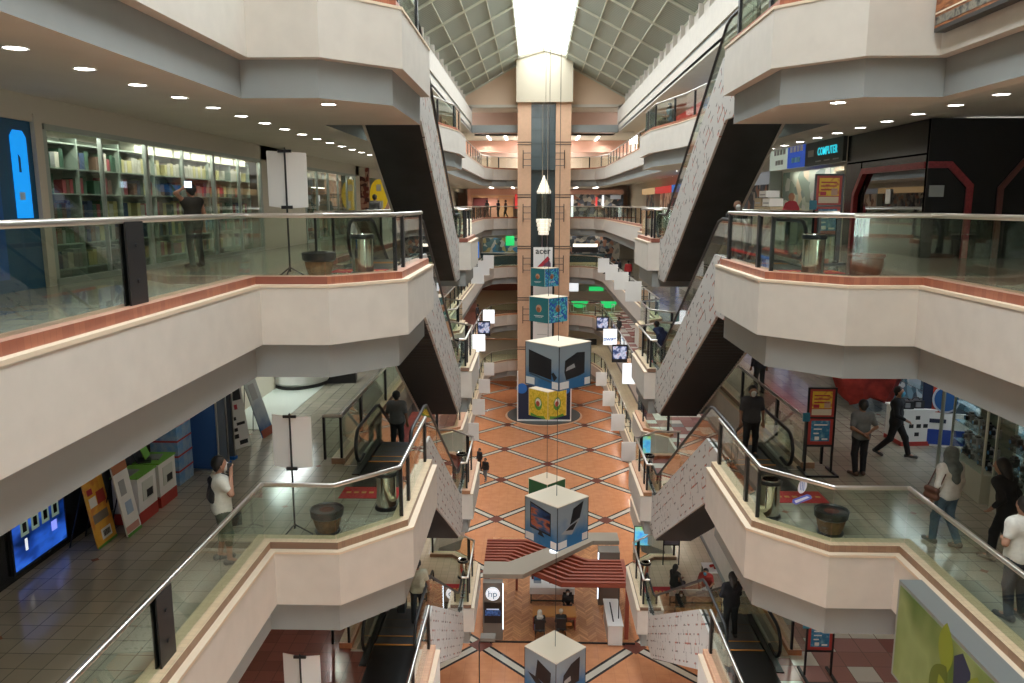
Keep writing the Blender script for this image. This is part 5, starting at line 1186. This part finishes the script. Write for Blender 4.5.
# pinkish soffit bands hung over the far top gallery
mb = MB(); mb.box((-8, 85, 6.0-.6), (-1.52, 86, 6.58), mat('pink soffit', (.60, .35, .28), .7)); mb.box((3.3, 85, 5.4), (9.8, 86, 6.58), MATS['pink soffit']); struct(mb, 'trim_90')
# posters on the lower bay faces
for (x0, x1, y, z0, z1, lab, m_) in ((5.2, 6.4, 36.9, -11.85, -10.95, 'blue and green screen on the parapet beyond the third right landing', noisy('blue green screen', [(.02, .15, .6), (.10, .45, .75), (.30, .5, .15), (.6, .45, .05)], 1.2, .4, emit=.9)), (5.0, 6.2, 36.9, -16.5, -15.55, 'blue and green screen on the parapet beyond the lowest right landing', noisy('blue green screen', [(0, 0, 0)], 1))):
    mb = MB(); mb.box((x0-x1, -.05, 0), (0, 0, z1-z0), m_); mb.box((x0-x1-.04, -.03, -.04), (.04, .02, z1-z0+.04), black); o = mb.build('screen'); tag(o, lab, 'screen', None, (x1, y-.15 if True else y, z0))

# ================================================================== people
def nets(vals, org, h):
    ins = vals < 0; nx, ny, nz = vals.shape
    c = [ins[i:nx-1+i, j:ny-1+j, k:nz-1+k] for i in (0, 1) for j in (0, 1) for k in (0, 1)]
    s = sum(a.astype(np.int8) for a in c); mix = (s > 0) & (s < 8)
    idx = -np.ones(mix.shape, np.int64); cells = np.argwhere(mix); idx[mix] = np.arange(len(cells))
    acc = np.zeros((len(cells), 3)); cnt = np.zeros(len(cells))
    offs = [(0,0,0),(1,0,0),(0,1,0),(1,1,0),(0,0,1),(1,0,1),(0,1,1),(1,1,1)]
    for a in range(8):
        for ax_ in range(3):
            if offs[a][ax_]: continue
            o1 = np.array(offs[a]); o2 = o1.copy(); o2[ax_] = 1
            p = cells+o1; q = cells+o2; va = vals[tuple(p.T)]; vb = vals[tuple(q.T)]
            cr = (va < 0) != (vb < 0); t = np.where(cr, va/(va-vb+1e-12), 0)
            pt = o1+t[:, None]*(o2-o1); acc[cr] += pt[cr]; cnt[cr] += 1
    V = (cells+acc/np.maximum(cnt, 1)[:, None])*h+org
    Fs = []
    for ax_ in range(3):
        sl0 = [slice(1, -1)]*3; sl1 = [slice(1, -1)]*3; sl0[ax_] = slice(0, -1); sl1[ax_] = slice(1, None)
        A0 = ins[tuple(sl0)]; A1 = ins[tuple(sl1)]; ed = np.argwhere(A0 != A1)
        if not len(ed): continue
        base = ed.copy(); b, c_ = [(1, 2), (2, 0), (0, 1)][ax_]
        for d in (b, c_): base[:, d] += 1
        def cell(db, dc):
            q = base.copy(); q[:, b] += db; q[:, c_] += dc; return idx[tuple(q.T)]
        quad = np.stack([cell(-1, -1), cell(0, -1), cell(0, 0), cell(-1, 0)], 1)
        inside0 = A0[tuple(ed.T)]
        quad[~inside0] = quad[~inside0][:, ::-1]; Fs.append(quad)
    Fa = np.concatenate(Fs) if Fs else np.zeros((0, 4), int)
    return V, Fa
def sdf_mesh(name, prims, m, parent, h=.012, cuts=()):
    """prims: (p0, p1, r0, r1, blend); cuts: functions of X, Y, Z giving a signed distance to keep (<0)"""
    P = np.array([list(a)+[r] for p in prims for a, r in ((p[0], p[2]), (p[1], p[3]))])
    lo = (P[:, :3]-P[:, 3:]).min(0)-3*h; hi = (P[:, :3]+P[:, 3:]).max(0)+3*h
    n = np.ceil((hi-lo)/h).astype(int)+1; vals = np.full(tuple(n), 1.0)
    for a, b, ra, rb, k in prims:
        a = np.array(a, float); b = np.array(b, float); rm = max(ra, rb)+k+2*h
        i0 = np.maximum(((np.minimum(a, b)-rm-lo)/h).astype(int), 0); i1 = np.minimum(((np.maximum(a, b)+rm-lo)/h).astype(int)+2, n)
        xs = [lo[d]+h*np.arange(i0[d], i1[d]) for d in range(3)]
        X, Y, Z = np.meshgrid(*xs, indexing='ij'); ab = b-a; L2 = max(ab.dot(ab), 1e-9)
        t = np.clip(((X-a[0])*ab[0]+(Y-a[1])*ab[1]+(Z-a[2])*ab[2])/L2, 0, 1)
        d = np.sqrt((X-a[0]-t*ab[0])**2+(Y-a[1]-t*ab[1])**2+(Z-a[2]-t*ab[2])**2)-(ra+(rb-ra)*t)
        sl = tuple(slice(i0[q], i1[q]) for q in range(3)); v = vals[sl]
        hh = np.maximum(k-np.abs(v-d), 0)/k; vals[sl] = np.minimum(v, d)-hh*hh*k/4
    if cuts:
        X, Y, Z = np.meshgrid(*[lo[d]+h*np.arange(n[d]) for d in range(3)], indexing='ij')
        for c in cuts: vals = np.maximum(vals, c(X, Y, Z))
    vals[0] = vals[-1] = 1; vals[:, 0] = vals[:, -1] = 1; vals[:, :, 0] = vals[:, :, -1] = 1
    V, Fa = nets(vals, lo, h)
    me = bpy.data.meshes.new(name); me.from_pydata(V.tolist(), [], Fa.tolist()); me.materials.append(m)
    me.polygons.foreach_set('use_smooth', [True]*len(me.polygons)); me.update()
    o = bpy.data.objects.new(name, me); COL.objects.link(o)
    if parent: o.parent = parent
    return o
def v3(*a): return np.array(a, float)
skin_d = mat('skin brown', (.28, .14, .085), .6); skin_l = mat('skin light brown', (.38, .20, .13), .6)
hairm = mat('hair black', (.012, .010, .009), .55); maskw = mat('mask white', (.75, .75, .73), .7); maskb = mat('mask blue', (.10, .40, .65), .7)
STAND = dict(pel=(0, 0, .93), chest=(0, 0, 1.30), neck=(0, .0, 1.46), head=(0, .02, 1.62),
             sh=.185, eL=(-.25, -.02, 1.13), eR=(.25, -.02, 1.13), wL=(-.27, .05, .88), wR=(.27, .05, .88),
             kL=(-.11, .03, .50), kR=(.11, .03, .50), aL=(-.12, -.03, .09), aR=(.12, -.03, .09), tL=(-.14, .16, .03), tR=(.14, .16, .03))
def person(label, loc, rz, pose=None, shirt=(.5, .5, .5), pants=(.03, .03, .04), shoe=(.03, .03, .03), sleeve=.6, hair='short', mask=None, skin=None, bulk=1.0, scale=1.0, h=.013, long_coat=False, pants_to=1.0, group=None, hijab=None, shirt_m=None):
    J = dict(STAND); J.update(pose or {}); J = {k: (v3(*v) if isinstance(v, tuple) else v) for k, v in J.items()}
    skin = skin or skin_d; t = thing('person', label, 'person', loc, rz, group); t.scale = (scale,)*3
    p, c, nk, hd = J['pel'], J['chest'], J['neck'], J['head']; up = (nk-c)/np.linalg.norm(nk-c)
    shL = nk+v3(-J['sh'], 0, -.06); shR = nk+v3(J['sh'], 0, -.06); b = bulk
    tr = [(c+v3(-.085, 0, .04), c+v3(.085, 0, .04), .125*b, .125*b, .08), ((p+c)/2+v3(-.06, 0, 0), (p+c)/2+v3(.06, 0, 0), .118*b, .118*b, .10), (p+v3(-.075, 0, 0), p+v3(.075, 0, 0), .122*b, .122*b, .10), (shL, shR, .062, .062, .07)]
    B = list(tr)+[(nk-v3(0, 0, .04), hd+v3(0, -.01, -.05), .055, .055, .04)]
    fw = v3(0, 1, 0) if 'face' not in J else J['face']/np.linalg.norm(J['face'])
    B += [(hd+v3(0, 0, .035)-fw*.02, hd+v3(0, 0, .02)+fw*.01, .092, .088, .03), (hd+fw*.03+v3(0, 0, -.06), hd+fw*.02+v3(0, 0, -.02), .055, .07, .04), (hd+fw*.095+v3(0, 0, .0), hd+fw*.112+v3(0, 0, -.03), .012, .018, .015)]
    side_ = v3(fw[1], -fw[0], 0)
    for s_ in (-1, 1): B.append((hd+side_*s_*.088+v3(0, 0, .01), hd+side_*s_*.092+v3(0, 0, -.025), .018, .014, .01))
    for S_ in ('L', 'R'):
        sh = shL if S_ == 'L' else shR; e, w = J['e'+S_], J['w'+S_]; k, a, tt = J['k'+S_], J['a'+S_], J['t'+S_]
        hip = p+v3(-.09 if S_ == 'L' else .09, 0, -.02)
        B += [(sh, e, .056*b, .042, .04), (e, w, .042, .028, .03), (hip, k, .088*b, .056, .05), (k, a, .055, .038, .04), (a, tt, .038, .03, .03)]
        d = (w-e)/np.linalg.norm(w-e); q = v3(1, 0, 0)-d*d[0]
        if np.linalg.norm(q) < .3: q = v3(0, 0, 1)-d*d[2]
        q /= np.linalg.norm(q); nrm = np.cross(d, q); pc = w+d*.085
        B += [(w, pc-q*.018, .026, .024, .02), (w+d*.02, pc+q*.018, .024, .024, .02)]
        cur = J.get('curl', .6)
        for i, (off, ln) in enumerate(((-.030, .062), (-.010, .074), (.010, .070), (.030, .056))):
            r0 = pc+q*off; d1 = d*math.cos(cur*.5)+nrm*math.sin(cur*.5)*(1 if S_ == 'L' else -1)*-1; d2 = d*math.cos(cur*1.3)+nrm*math.sin(cur*1.3)*(1 if S_ == 'L' else -1)*-1
            m1 = r0+d1*ln*.55; B += [(r0, m1, .0115, .0105, .006), (m1, m1+d2*ln*.5, .0105, .0095, .006)]
        ts = 1 if S_ == 'L' else -1; tb = w+d*.03+q*.026*ts; tm = tb+(q*ts*.6+d*.8)*.035; B += [(tb, tm, .014, .012, .01), (tm, tm+(q*ts*.15+d)*.03, .012, .010, .006)]
    sdf_mesh('body', B, skin, t, h)
    inf = lambda pr, x: [(a, b_, r+x, r2+x, k) for a, b_, r, r2, k in pr]
    sp = inf(tr, .016)
    if long_coat: sp.append((p+v3(-.05, 0, -.05), p+v3(.05, 0, -.12), .14*b, .145*b, .08))
    hem = p[2]-.06
    for S_ in ('L', 'R'):
        sh = shL if S_ == 'L' else shR; e, w = J['e'+S_], J['w'+S_]
        if sleeve > 0:
            if sleeve <= 1: sp.append((sh, sh+(e-sh)*sleeve, .072*b, .064, .05))
            else: sp += [(sh, e, .072*b, .056, .05), (e, e+(w-e)*(sleeve-1), .056, .042, .04)]
    smt = shirt_m or mat('cloth %.2f %.2f %.2f' % shirt, shirt, .85, noise=.08, nscale=18)
    sdf_mesh('shirt', sp, smt, t, h, cuts=[lambda X, Y, Z: (hem-.02-Z) if not long_coat else (hem-.3-Z)])
    pp = [(p+v3(-.075, 0, 0), p+v3(.075, 0, 0), .132*b, .132*b, .08)]
    for S_ in ('L', 'R'):
        k, a = J['k'+S_], J['a'+S_]; hip = p+v3(-.09 if S_ == 'L' else .09, 0, -.02)
        pp.append((hip, k, .102*b, .074, .05))
        if pants_to > .1: pp.append((k, k+(a-k)*pants_to*.97, .074, .060, .04))
    sdf_mesh('trousers', pp, mat('cloth %.2f %.2f %.2f' % pants, pants, .85, noise=.15, nscale=18), t, h, cuts=[lambda X, Y, Z: Z-(p[2]+.06)])
    for S_ in ('L', 'R'):
        a, tt = J['a'+S_], J['t'+S_]; heel = a+(a-tt)*.25+v3(0, 0, -.045)
        sdf_mesh('shoe', [(heel+v3(0, 0, 0), tt+v3(0, 0, .005), .045, .040, .02), (a+v3(0, 0, -.01), heel, .048, .046, .03)], mat('shoe %.2f %.2f %.2f' % shoe, shoe, .5), t, h, cuts=[lambda X, Y, Z, zz=min(heel[2], tt[2])-.034: zz-Z])
    if hijab is not None:
        hm = mat('scarf cloth %.2f' % hijab[0], hijab, .85, noise=.2, nscale=14)
        sdf_mesh('headscarf', [(hd+v3(0, 0, .04)-fw*.02, hd+v3(0, 0, .0)-fw*.01, .112, .115, .04), (hd-v3(0, 0, .06)-fw*.02, nk-v3(0, 0, .02), .10, .12, .06), (nk-fw*.05+v3(-.06, 0, -.06), nk-fw*.07+v3(.04, 0, -.26), .12, .09, .08), (nk+v3(.07, 0, -.06)-fw*.04, nk-fw*.05+v3(.0, 0, -.2), .11, .08, .06)], hm, t, h,
                 cuts=[lambda X, Y, Z: .065-np.sqrt((X-hd[0]-fw[0]*.13)**2+(Y-hd[1]-fw[1]*.13)**2+((Z-hd[2]+.01)*.8)**2)])
    elif hair:
        hp = [(hd+v3(0, 0, .045)-fw*.025, hd+v3(0, 0, .03)-fw*.01, .108, .104, .03), (hd-fw*.045+v3(0, 0, -.01), hd-fw*.05+v3(0, 0, -.05), .085, .06, .04)]
        if hair == 'long': hp += [(hd-fw*.05, nk-fw*.06+v3(0, 0, -.02), .10, .09, .05), (nk-fw*.06, nk-fw*.09+v3(0, 0, -.16), .085, .05, .04)]
        hm = hairm if hair != 'pale' else mat('hair pale', (.60, .55, .45), .7)
        sdf_mesh('hair', hp, hm, t, h, cuts=[lambda X, Y, Z: -((Z-(hd[2]+.045))*.6-((X-hd[0])*fw[0]+(Y-hd[1])*fw[1])*1.0+.035)])
    if mask:
        sdf_mesh('face_mask', [(hd+fw*.07+v3(0, 0, -.02), hd+fw*.05+v3(0, 0, -.07), .062, .055, .03)], maskw if mask == 'w' else maskb, t, h, cuts=[lambda X, Y, Z: -((X-hd[0])*fw[0]+(Y-hd[1])*fw[1]-.045)])
    return t
DOWN = dict()
Bf, Af, Df, Ef = LV['B'], LV['A'], LV['D'], LV['E']
# man with phone, left
t = person('man in white t-shirt and mask holding a phone to his ear by the left railing', (-5.27, 12.55, Bf), -1.0,
       dict(eL=(-.27, -.02, 1.12), wL=(-.24, .10, .88), eR=(.30, .10, 1.22), wR=(.17, .14, 1.50), face=(.1, 1, 0), aL=(-.14, -.05, .09), aR=(.13, .05, .09), tR=(.17, .24, .03), kR=(.12, .06, .50)),
       shirt=(.62, .62, .55), pants=(.10, .12, .09), shoe=(.05, .06, .055), mask='w', pants_to=.35, skin=skin_l, bulk=1.08, scale=1.08)
mb = MB(); mb.box((-.035, -.008, 0), (.035, .008, .14), prodm[0]); tag(mb.build('phone'), 'black phone held at the ear of the man in white', 'phone', None, (-5.27+1.08*(.135*math.cos(1)+.13*math.sin(1)), 12.55+1.08*(-.135*math.sin(1)+.13*math.cos(1)), Bf+1.66), .6)
def backpack(root_loc, rz, label, m=None):
    t = thing('backpack', label, 'backpack', root_loc, rz); mm = m or mat('backpack cloth', (.015, .016, .018), .8)
    sdf_mesh('bag', [((-.08, .04, .08), (.08, .04, .08), .085, .085, .05), ((-.08, .06, .20), (.08, .06, .20), .08, .08, .08), ((-.07, .06, .36), (.07, .06, .36), .075, .075, .1)], mm, t, .015)
    for s_ in (-.1, .1): mb = MB(); mb.tube([(s_, .08, .40), (s_*1.1, .20, .50), (s_*1.2, .36, .42), (s_*1.2, .36, .28), (s_, .12, .08)], .018, mm, 6); mb.build('strap', t)
    return t
backpack((-5.42, 12.47, Bf+1.12), -1.0, 'black backpack worn by the man in white on the left gallery')
mb = MB(); mb.box((-.03, -.14, 0), (.03, .14, .22), mat('pouch black', (.012, .012, .014), .7)); mb.tube([(0, -.1, .22), (0, 0, .34), (0, .1, .22)], .01, black, 5); tag(mb.build('pouch'), 'small black bag hanging from the lowered hand of the man in white', 'bag', None, (-5.2, 12.84, Bf+.55), -1.0)
person('man in grey shirt seen from behind on the left escalator, one floor down', (-3.72, 20.75, Bf-.68), 0, dict(eL=(-.27, .04, 1.12), wL=(-.30, .22, 1.0)), shirt=(.14, .15, .16), pants=(.03, .035, .04), sleeve=.8)
person('masked man in dark checked shirt standing by the right escalator', (5.28, 18.7, Bf), PI, dict(eL=(-.27, -.02, 1.14)), shirt=(.05, .045, .05), pants=(.015, .015, .018), sleeve=.8, mask='w', bulk=1.1)
person('man in grey shirt seen from behind with hands clasped at his back', (7.37, 17.36, Bf), .15, dict(eL=(-.29, -.10, 1.15), eR=(.29, -.10, 1.15), wL=(-.04, -.19, 1.0), wR=(.05, -.20, 1.04), aL=(-.09, -.02, .09), aR=(.09, -.02, .09)), shirt=(.15, .16, .16), pants=(.02, .02, .025), shoe=(.10, .05, .04), sleeve=.75)
person('man in black with a blue mask striding towards the poster stand', (8.75, 18.7, Bf), PI+.9, dict(pel=(0, 0, .90), kL=(-.10, .20, .50), aL=(-.10, .30, .10), tL=(-.11, .48, .06), kR=(.10, -.08, .48), aR=(.10, -.38, .14), tR=(.10, -.24, .03), eL=(-.26, -.1, 1.1), wL=(-.24, .02, .9), eR=(.25, .06, 1.1), wR=(.18, .26, 1.0)), shirt=(.015, .015, .018), pants=(.012, .012, .014), sleeve=1.8, mask='b', skin=skin_l, long_coat=False, bulk=1.05)
WALK = dict(kL=(-.10, .12, .50), aL=(-.10, .14, .09), tL=(-.10, .32, .04), kR=(.10, .02, .50), aR=(.10, -.20, .12), tR=(.10, -.05, .03))
person('woman in grey headscarf and white blouse walking away on the right gallery', (7.38, 13.6, Bf), .35, WALK, scale=1.05, shirt=(.62, .60, .55), pants=(.07, .12, .17), shoe=(.06, .05, .05), sleeve=1.8, hijab=(.13, .16, .16), skin=skin_l, bulk=.98)
sdf_o = thing('shoulder_bag', 'brown shoulder bag worn by the woman in the headscarf', 'bag', (7.08, 13.55, Bf+.88), .35)
sdf_mesh('bag', [((-.02, -.1, .08), (-.02, .1, .08), .06, .06, .04), ((-.02, -.1, .2), (-.02, .1, .2), .055, .055, .06)], mat('bag brown', (.09, .035, .02), .6), sdf_o, .014)
mb = MB(); mb.tube([(0, -.12, .22), (.08, -.16, .5), (.22, -.08, .68), (.14, .06, .62), (0, .12, .22)], .012, MATS['bag brown'], 6); mb.build('strap', sdf_o)
person('woman in black with black hair leaning forward by the glass cabinets', (8.05, 12.95, Bf), .6, dict(chest=(0, .08, 1.28), neck=(0, .12, 1.44), head=(0, .17, 1.59), wL=(-.24, .12, .95), **{k: v for k, v in WALK.items()}), shirt=(.012, .012, .013), pants=(.012, .012, .013), shoe=(.16, .13, .10), sleeve=1.8, hair='long', skin=skin_l, bulk=.95, scale=1.05)
person('man in white t-shirt and dark jeans cut off by the right edge', (7.12, 11.05, Bf), .3, dict(eL=(-.30, -.02, 1.14), wL=(-.10, .18, 1.08), eR=(.28, 0, 1.13), wR=(.08, .2, 1.1)), shirt=(.66, .65, .60), pants=(.02, .03, .05), shoe=(.05, .04, .04), skin=skin_l, bulk=1.1, scale=1.08)
t = thing('crossbody_bag', 'thin black crossbody strap and bag on the man at the right edge', 'bag', (7.12, 11.05, Bf+.08), .3)
mb = MB(); mb.tube([(-.20, -.06, 1.42), (-.08, -.18, 1.25), (.10, -.18, 1.08), (.20, -.04, .98)], .012, black, 6); mb.build('strap', t)
sdf_mesh('pouch', [((.22, -.05, .9), (.22, .08, .9), .06, .06, .03)], MATS['pouch black'], t, .014)
person('man in beige t-shirt seen from behind riding down the lower left escalator', (-3.0, 19.1, Df), 0, dict(eR=(.27, .02, 1.13), wR=(.28, .14, .93)), shirt=(.40, .38, .28), pants=(.02, .02, .025), sleeve=.65)
t = thing('shoulder_bag', 'black box bag hanging at the left side of the man in beige', 'bag', (-3.38, 18.95, Df+.42))
mb = MB(); mb.box((-.10, -.2, 0), (.10, .2, .42), MATS['pouch black']); mb.build('bag', t, bevel=.03); mb = MB(); mb.tube([(0, -.15, .42), (.06, 0, .6), (0, .15, .42)], .015, black, 6); mb.build('handle', t)
person('person in black standing at the head of the lower right escalator', (5.0, 18.6, Df), .2, dict(eL=(-.24, .08, 1.12), wL=(-.06, .2, 1.1), eR=(.24, .08, 1.12), wR=(.06, .2, 1.1)), shirt=(.015, .016, .022), pants=(.012, .012, .015), sleeve=1.8, hair='long', bulk=1.05)
SIT = dict(pel=(0, 0, .52), chest=(0, .03, .88), neck=(0, .04, 1.05), head=(0, .07, 1.21), eL=(-.24, .05, .72), eR=(.24, .05, .72), wL=(-.16, .28, .74), wR=(.16, .28, .74), kL=(-.12, .42, .50), kR=(.12, .42, .50), aL=(-.12, .42, .09), aR=(.12, .42, .09), tL=(-.12, .6, .03), tR=(.12, .6, .03))
person('dark haired woman in a black top sitting by the lower right escalator foot', (5.65, 29.6, Ef), -.9, SIT, shirt=(.02, .02, .02), sleeve=0, hair='long', h=.016)
person('masked man in a red shirt leaning over the table by the lowest escalator', (6.8, 28.9, Ef), 2.6, dict(chest=(0, .14, 1.22), neck=(0, .2, 1.38), head=(0, .28, 1.50), eL=(-.30, .22, 1.08), eR=(.30, .22, 1.08), wL=(-.2, .42, .95), wR=(.2, .42, .95)), shirt=(.30, .03, .025), pants=(.02, .02, .02), mask='b', bulk=1.15, h=.016)
for (x, y, lab) in ((5.65, 29.55, 'low black stool under the seated woman by the lowest right escalator'),):
    t = thing('stool', lab, 'stool', (x, y, Ef)); mb = MB(); mb.lathe([(.17, .36), (.18, .40), (0, .41)], (0, 0, 0), black, 16); mb.build('seat', t)
    for k in range(4): a = PI/4+k*PI/2; mb = MB(); mb.tube([(.12*math.cos(a), .12*math.sin(a), .36), (.16*math.cos(a), .16*math.sin(a), 0)], .014, black, 6); mb.build('leg', t)
t = thing('market_table', 'table with black bags and a yellow cloth beside the lowest right escalator', 'table', (6.62, 28.1, Ef))
mb = MB(); mb.box((-.55, -.3, .70), (.55, .3, .75), mat('table brown', (.30, .16, .08), .6)); mb.build('table_top', t)
for sx in (-.5, .5):
    for sy in (-.26, .26): mb = MB(); mb.box((sx-.02, sy-.02, 0), (sx+.02, sy+.02, .7), black); mb.build('leg', t)
mb = MB(); mb.box((-.5, -.33, .2), (.45, -.31, .74), noisy('yellow cloth', [(.60, .38, .04), (.55, .30, .05), (.3, .12, .03)], 8, .9)); mb.build('hanging_cloth', t)
for i, x in enumerate((6.05, 6.5)):
    o = sdf_mesh('black_bag', [((-.12, 0, .08), (.12, 0, .08), .09, .09, .04), ((-.1, 0, .16), (.1, 0, .16), .07, .07, .05)], MATS['pouch black'], None, .02); tag(o, 'black bag on the market table, %s' % ('left' if i == 0 else 'right'), 'bag', None, (x+.32, 28.1, Ef+.76))
t = thing('market_table', 'white table with folded clothes beyond the person in black, lowest right gallery', 'table', (7.6, 30.6, Ef)); mb = MB(); mb.box((-.6, -.45, .72), (.6, .45, .77), white); mb.build('table_top', t)
for sx in (-.55, .55):
    for sy in (-.4, .4): mb = MB(); mb.box((sx-.02, sy-.02, 0), (sx+.02, sy+.02, .72), black); mb.build('leg', t)
o = sdf_mesh('folded_clothes', [((-.15, 0, .05), (.2, .1, .05), .07, .06, .05), ((-.3, .15, .05), (-.1, .25, .05), .06, .05, .05)], redcloth, None, .02); tag(o, 'red folded clothes on the white market table', 'clothes', None, (7.6, 30.45, Ef+.78))
t = thing('notice_frame', 'black framed notice standing behind the red shirted man', 'notice board', (6.0, 32.4, Ef), 0)
mb = MB(); mb.box((-.36, -.03, .9), (.36, .03, 2.3), black); mb.box((-.36, -.03, 0), (-.32, .03, .9), black); mb.box((.32, -.03, 0), (.36, .03, .9), black); mb.build('frame', t)
mb = MB(); mb.box((-.31, -.04, 1.62), (.31, -.03, 2.25), mat('notice mauve', (.20, .18, .24), .6)); mb.box((-.31, -.04, .95), (.31, -.03, 1.56), MATS['notice mauve']); mb.build('notice', t)
# left eye-level gallery
t = person('person in black vest raising a glowing phone in front of the bookshop', (-7.3, 16.9, Af), .9, dict(eL=(-.36, -.02, 1.56), wL=(-.14, .10, 1.66), aL=(-.08, 0, .09), kL=(-.09, .02, .5)), shirt=(.02, .018, .014), pants=(.02, .018, .016), sleeve=0, hair='short', bulk=.98)
mb = MB(); mb.box((-.07, -.01, 0), (.07, .01, .13), mat('phone glow', (.7, .8, 1), .4, emit=(.6, .75, 1), estr=2.5)); tag(mb.build('phone'), 'glowing phone held up beside the head before the bookshop', 'phone', None, (-7.28, 16.72, Af+1.68), .2)
person('dark figure in grey jacket by the yellow oval sign', (-6.9, 34.5, Af), -.3, None, shirt=(.12, .12, .12), pants=(.03, .03, .03), sleeve=1.9, h=.02)
person('masked bald man riding up the right escalator into the eye-level gallery', (5.05, 20.1, Af-.32), PI, None, shirt=(.02, .02, .02), pants=(.02, .02, .02), sleeve=1.8, mask='w', hair=None, h=.014)
person('man in black standing inside the black portal shop', (10.25, 21.7, Af), PI/2, None, shirt=(.012, .012, .012), pants=(.015, .015, .015), sleeve=1.8, h=.018)
# upper galleries
person('man in blue-grey sitting low behind the upper right railing', (6.3, 38.2, 3.3), 1.2, SIT, shirt=(.10, .17, .22), pants=(.08, .06, .04), h=.018)
backpack((6.48, 38.13, 3.95), 1.2, 'dark backpack on the man behind the upper right railing')
person('person in a white shirt sitting low behind the upper left railing', (-5.0, 38.3, 3.3), -1.0, SIT, shirt=(.6, .62, .6), pants=(.05, .05, .05), sleeve=1.8, h=.018)
for x, y, q in ((6.3, 38.2, 'right'), (-5.0, 38.3, 'left')):
    t = thing('stool', 'low stool under the person behind the upper %s railing' % q, 'stool', (x, y, 3.3)); mb = MB(); mb.lathe([(.18, .36), (.19, .40), (0, .41)], (0, 0, 0), black, 16); mb.build('seat', t)
    for k in range(4): a = PI/4+k*PI/2; mb = MB(); mb.tube([(.12*math.cos(a), .12*math.sin(a), .36), (.16*math.cos(a), .16*math.sin(a), 0)], .014, black, 6); mb.build('leg', t)
# escalator riders and far figures
person('person in an orange shirt riding the left escalator down to the second gallery', (-3.2, 26.6, Bf+.75), 0, None, shirt=(.70, .28, .05), pants=(.05, .05, .06), sleeve=1.8, h=.018)
person('figure in navy standing at the right landing one floor down', (4.95, 30.3, Bf), .8, dict(chest=(0, .12, 1.2), neck=(0, .2, 1.34), head=(0, .28, 1.46)), shirt=(.02, .03, .08), pants=(.02, .03, .08), sleeve=1.8, h=.018)
person('dark figure standing beyond the right escalator well one floor down', (7.3, 25.2, Bf), .2, None, shirt=(.03, .03, .04), pants=(.03, .03, .03), sleeve=1.8, h=.018)
FAR = [('shopper in a red top on the far right gallery one floor down', (7.35, 62, Bf), (.45, .03, .03), (.02, .02, .05)), ('shopper in black beside the red-topped one, far right gallery', (6.75, 64, Bf), (.02, .02, .025), (.02, .02, .02)), ('shopper in dark clothes further along the far right gallery', (6.3, 70, Bf), (.04, .03, .03), (.02, .02, .02)),
       ('leftmost of three dark figures on the far eye-level gallery', (-4.7, 79.2, Af), (.03, .03, .03), (.02, .02, .02)), ('middle of three dark figures on the far eye-level gallery', (-3.6, 79.3, Af), (.02, .02, .04), (.02, .02, .02)), ('rightmost of three dark figures on the far eye-level gallery', (-2.85, 79.2, Af), (.05, .02, .02), (.02, .02, .02)),
       ('lone dark walker on the far left gallery two floors down', (-5.2, 72, Df), (.02, .02, .03), (.02, .02, .02)), ('dark figure on the far right gallery two floors down', (6.95, 64, Df), (.05, .05, .05), (.02, .02, .02)),
       ('walker in black on the atrium floor carrying a bag', (-4.15, 58.6, ZF), (.015, .015, .015), (.03, .02, .02)), ('walker in black further right on the atrium floor', (-3.55, 56.2, ZF), (.015, .015, .015), (.10, .12, .14))]
for i, (lab, loc, sh, pa) in enumerate(FAR): person(lab, loc, (.3*i) % 3, WALK if i % 2 else None, shirt=sh, pants=pa, sleeve=1.8, h=.024)
# kiosk people and chairs
def chair(x, y, rz, label):
    t = thing('office_chair', label, 'chair', (x, y, ZF+.07), rz)
    mb = MB(); mb.box((-.24, -.22, .40), (.24, .24, .47), black); mb.build('seat', t, bevel=.03)
    mb = MB(); mb.box((-.23, -.28, .55), (.23, -.22, 1.05), black); mb.box((-.03, -.28, .42), (.03, -.25, .6), black); mb.build('backrest', t, bevel=.02)
    for sx in (-.2, .2):
        for sy in (-.2, .2): mb = MB(); mb.tube([(sx, sy, .4), (sx*1.15, sy*1.15, 0)], .016, black, 6); mb.build('leg', t)
    return t
chair(.35, 34.55, 0, 'black chair at the orange desk, left one'); chair(1.35, 34.7, 0, 'black chair at the orange desk, right one'); chair(1.75, 36.75, PI, 'black chair behind the orange desk')
person('woman with pale head scarf in black seated left at the kiosk desk', (.35, 34.6, ZF+.07), .2, SIT, shirt=(.015, .015, .015), pants=(.05, .12, .30), sleeve=1.8, hijab=(.60, .57, .50), h=.016)
person('grey haired person in black seated right at the kiosk desk', (1.35, 34.72, ZF+.07), 0, SIT, shirt=(.02, .02, .02), sleeve=1.8, hair='pale', h=.016)
person('masked attendant in black seated behind the kiosk desk', (1.75, 36.75, ZF+.07), PI, SIT, shirt=(.012, .012, .012), sleeve=1.8, mask='w', hair='long', h=.016)
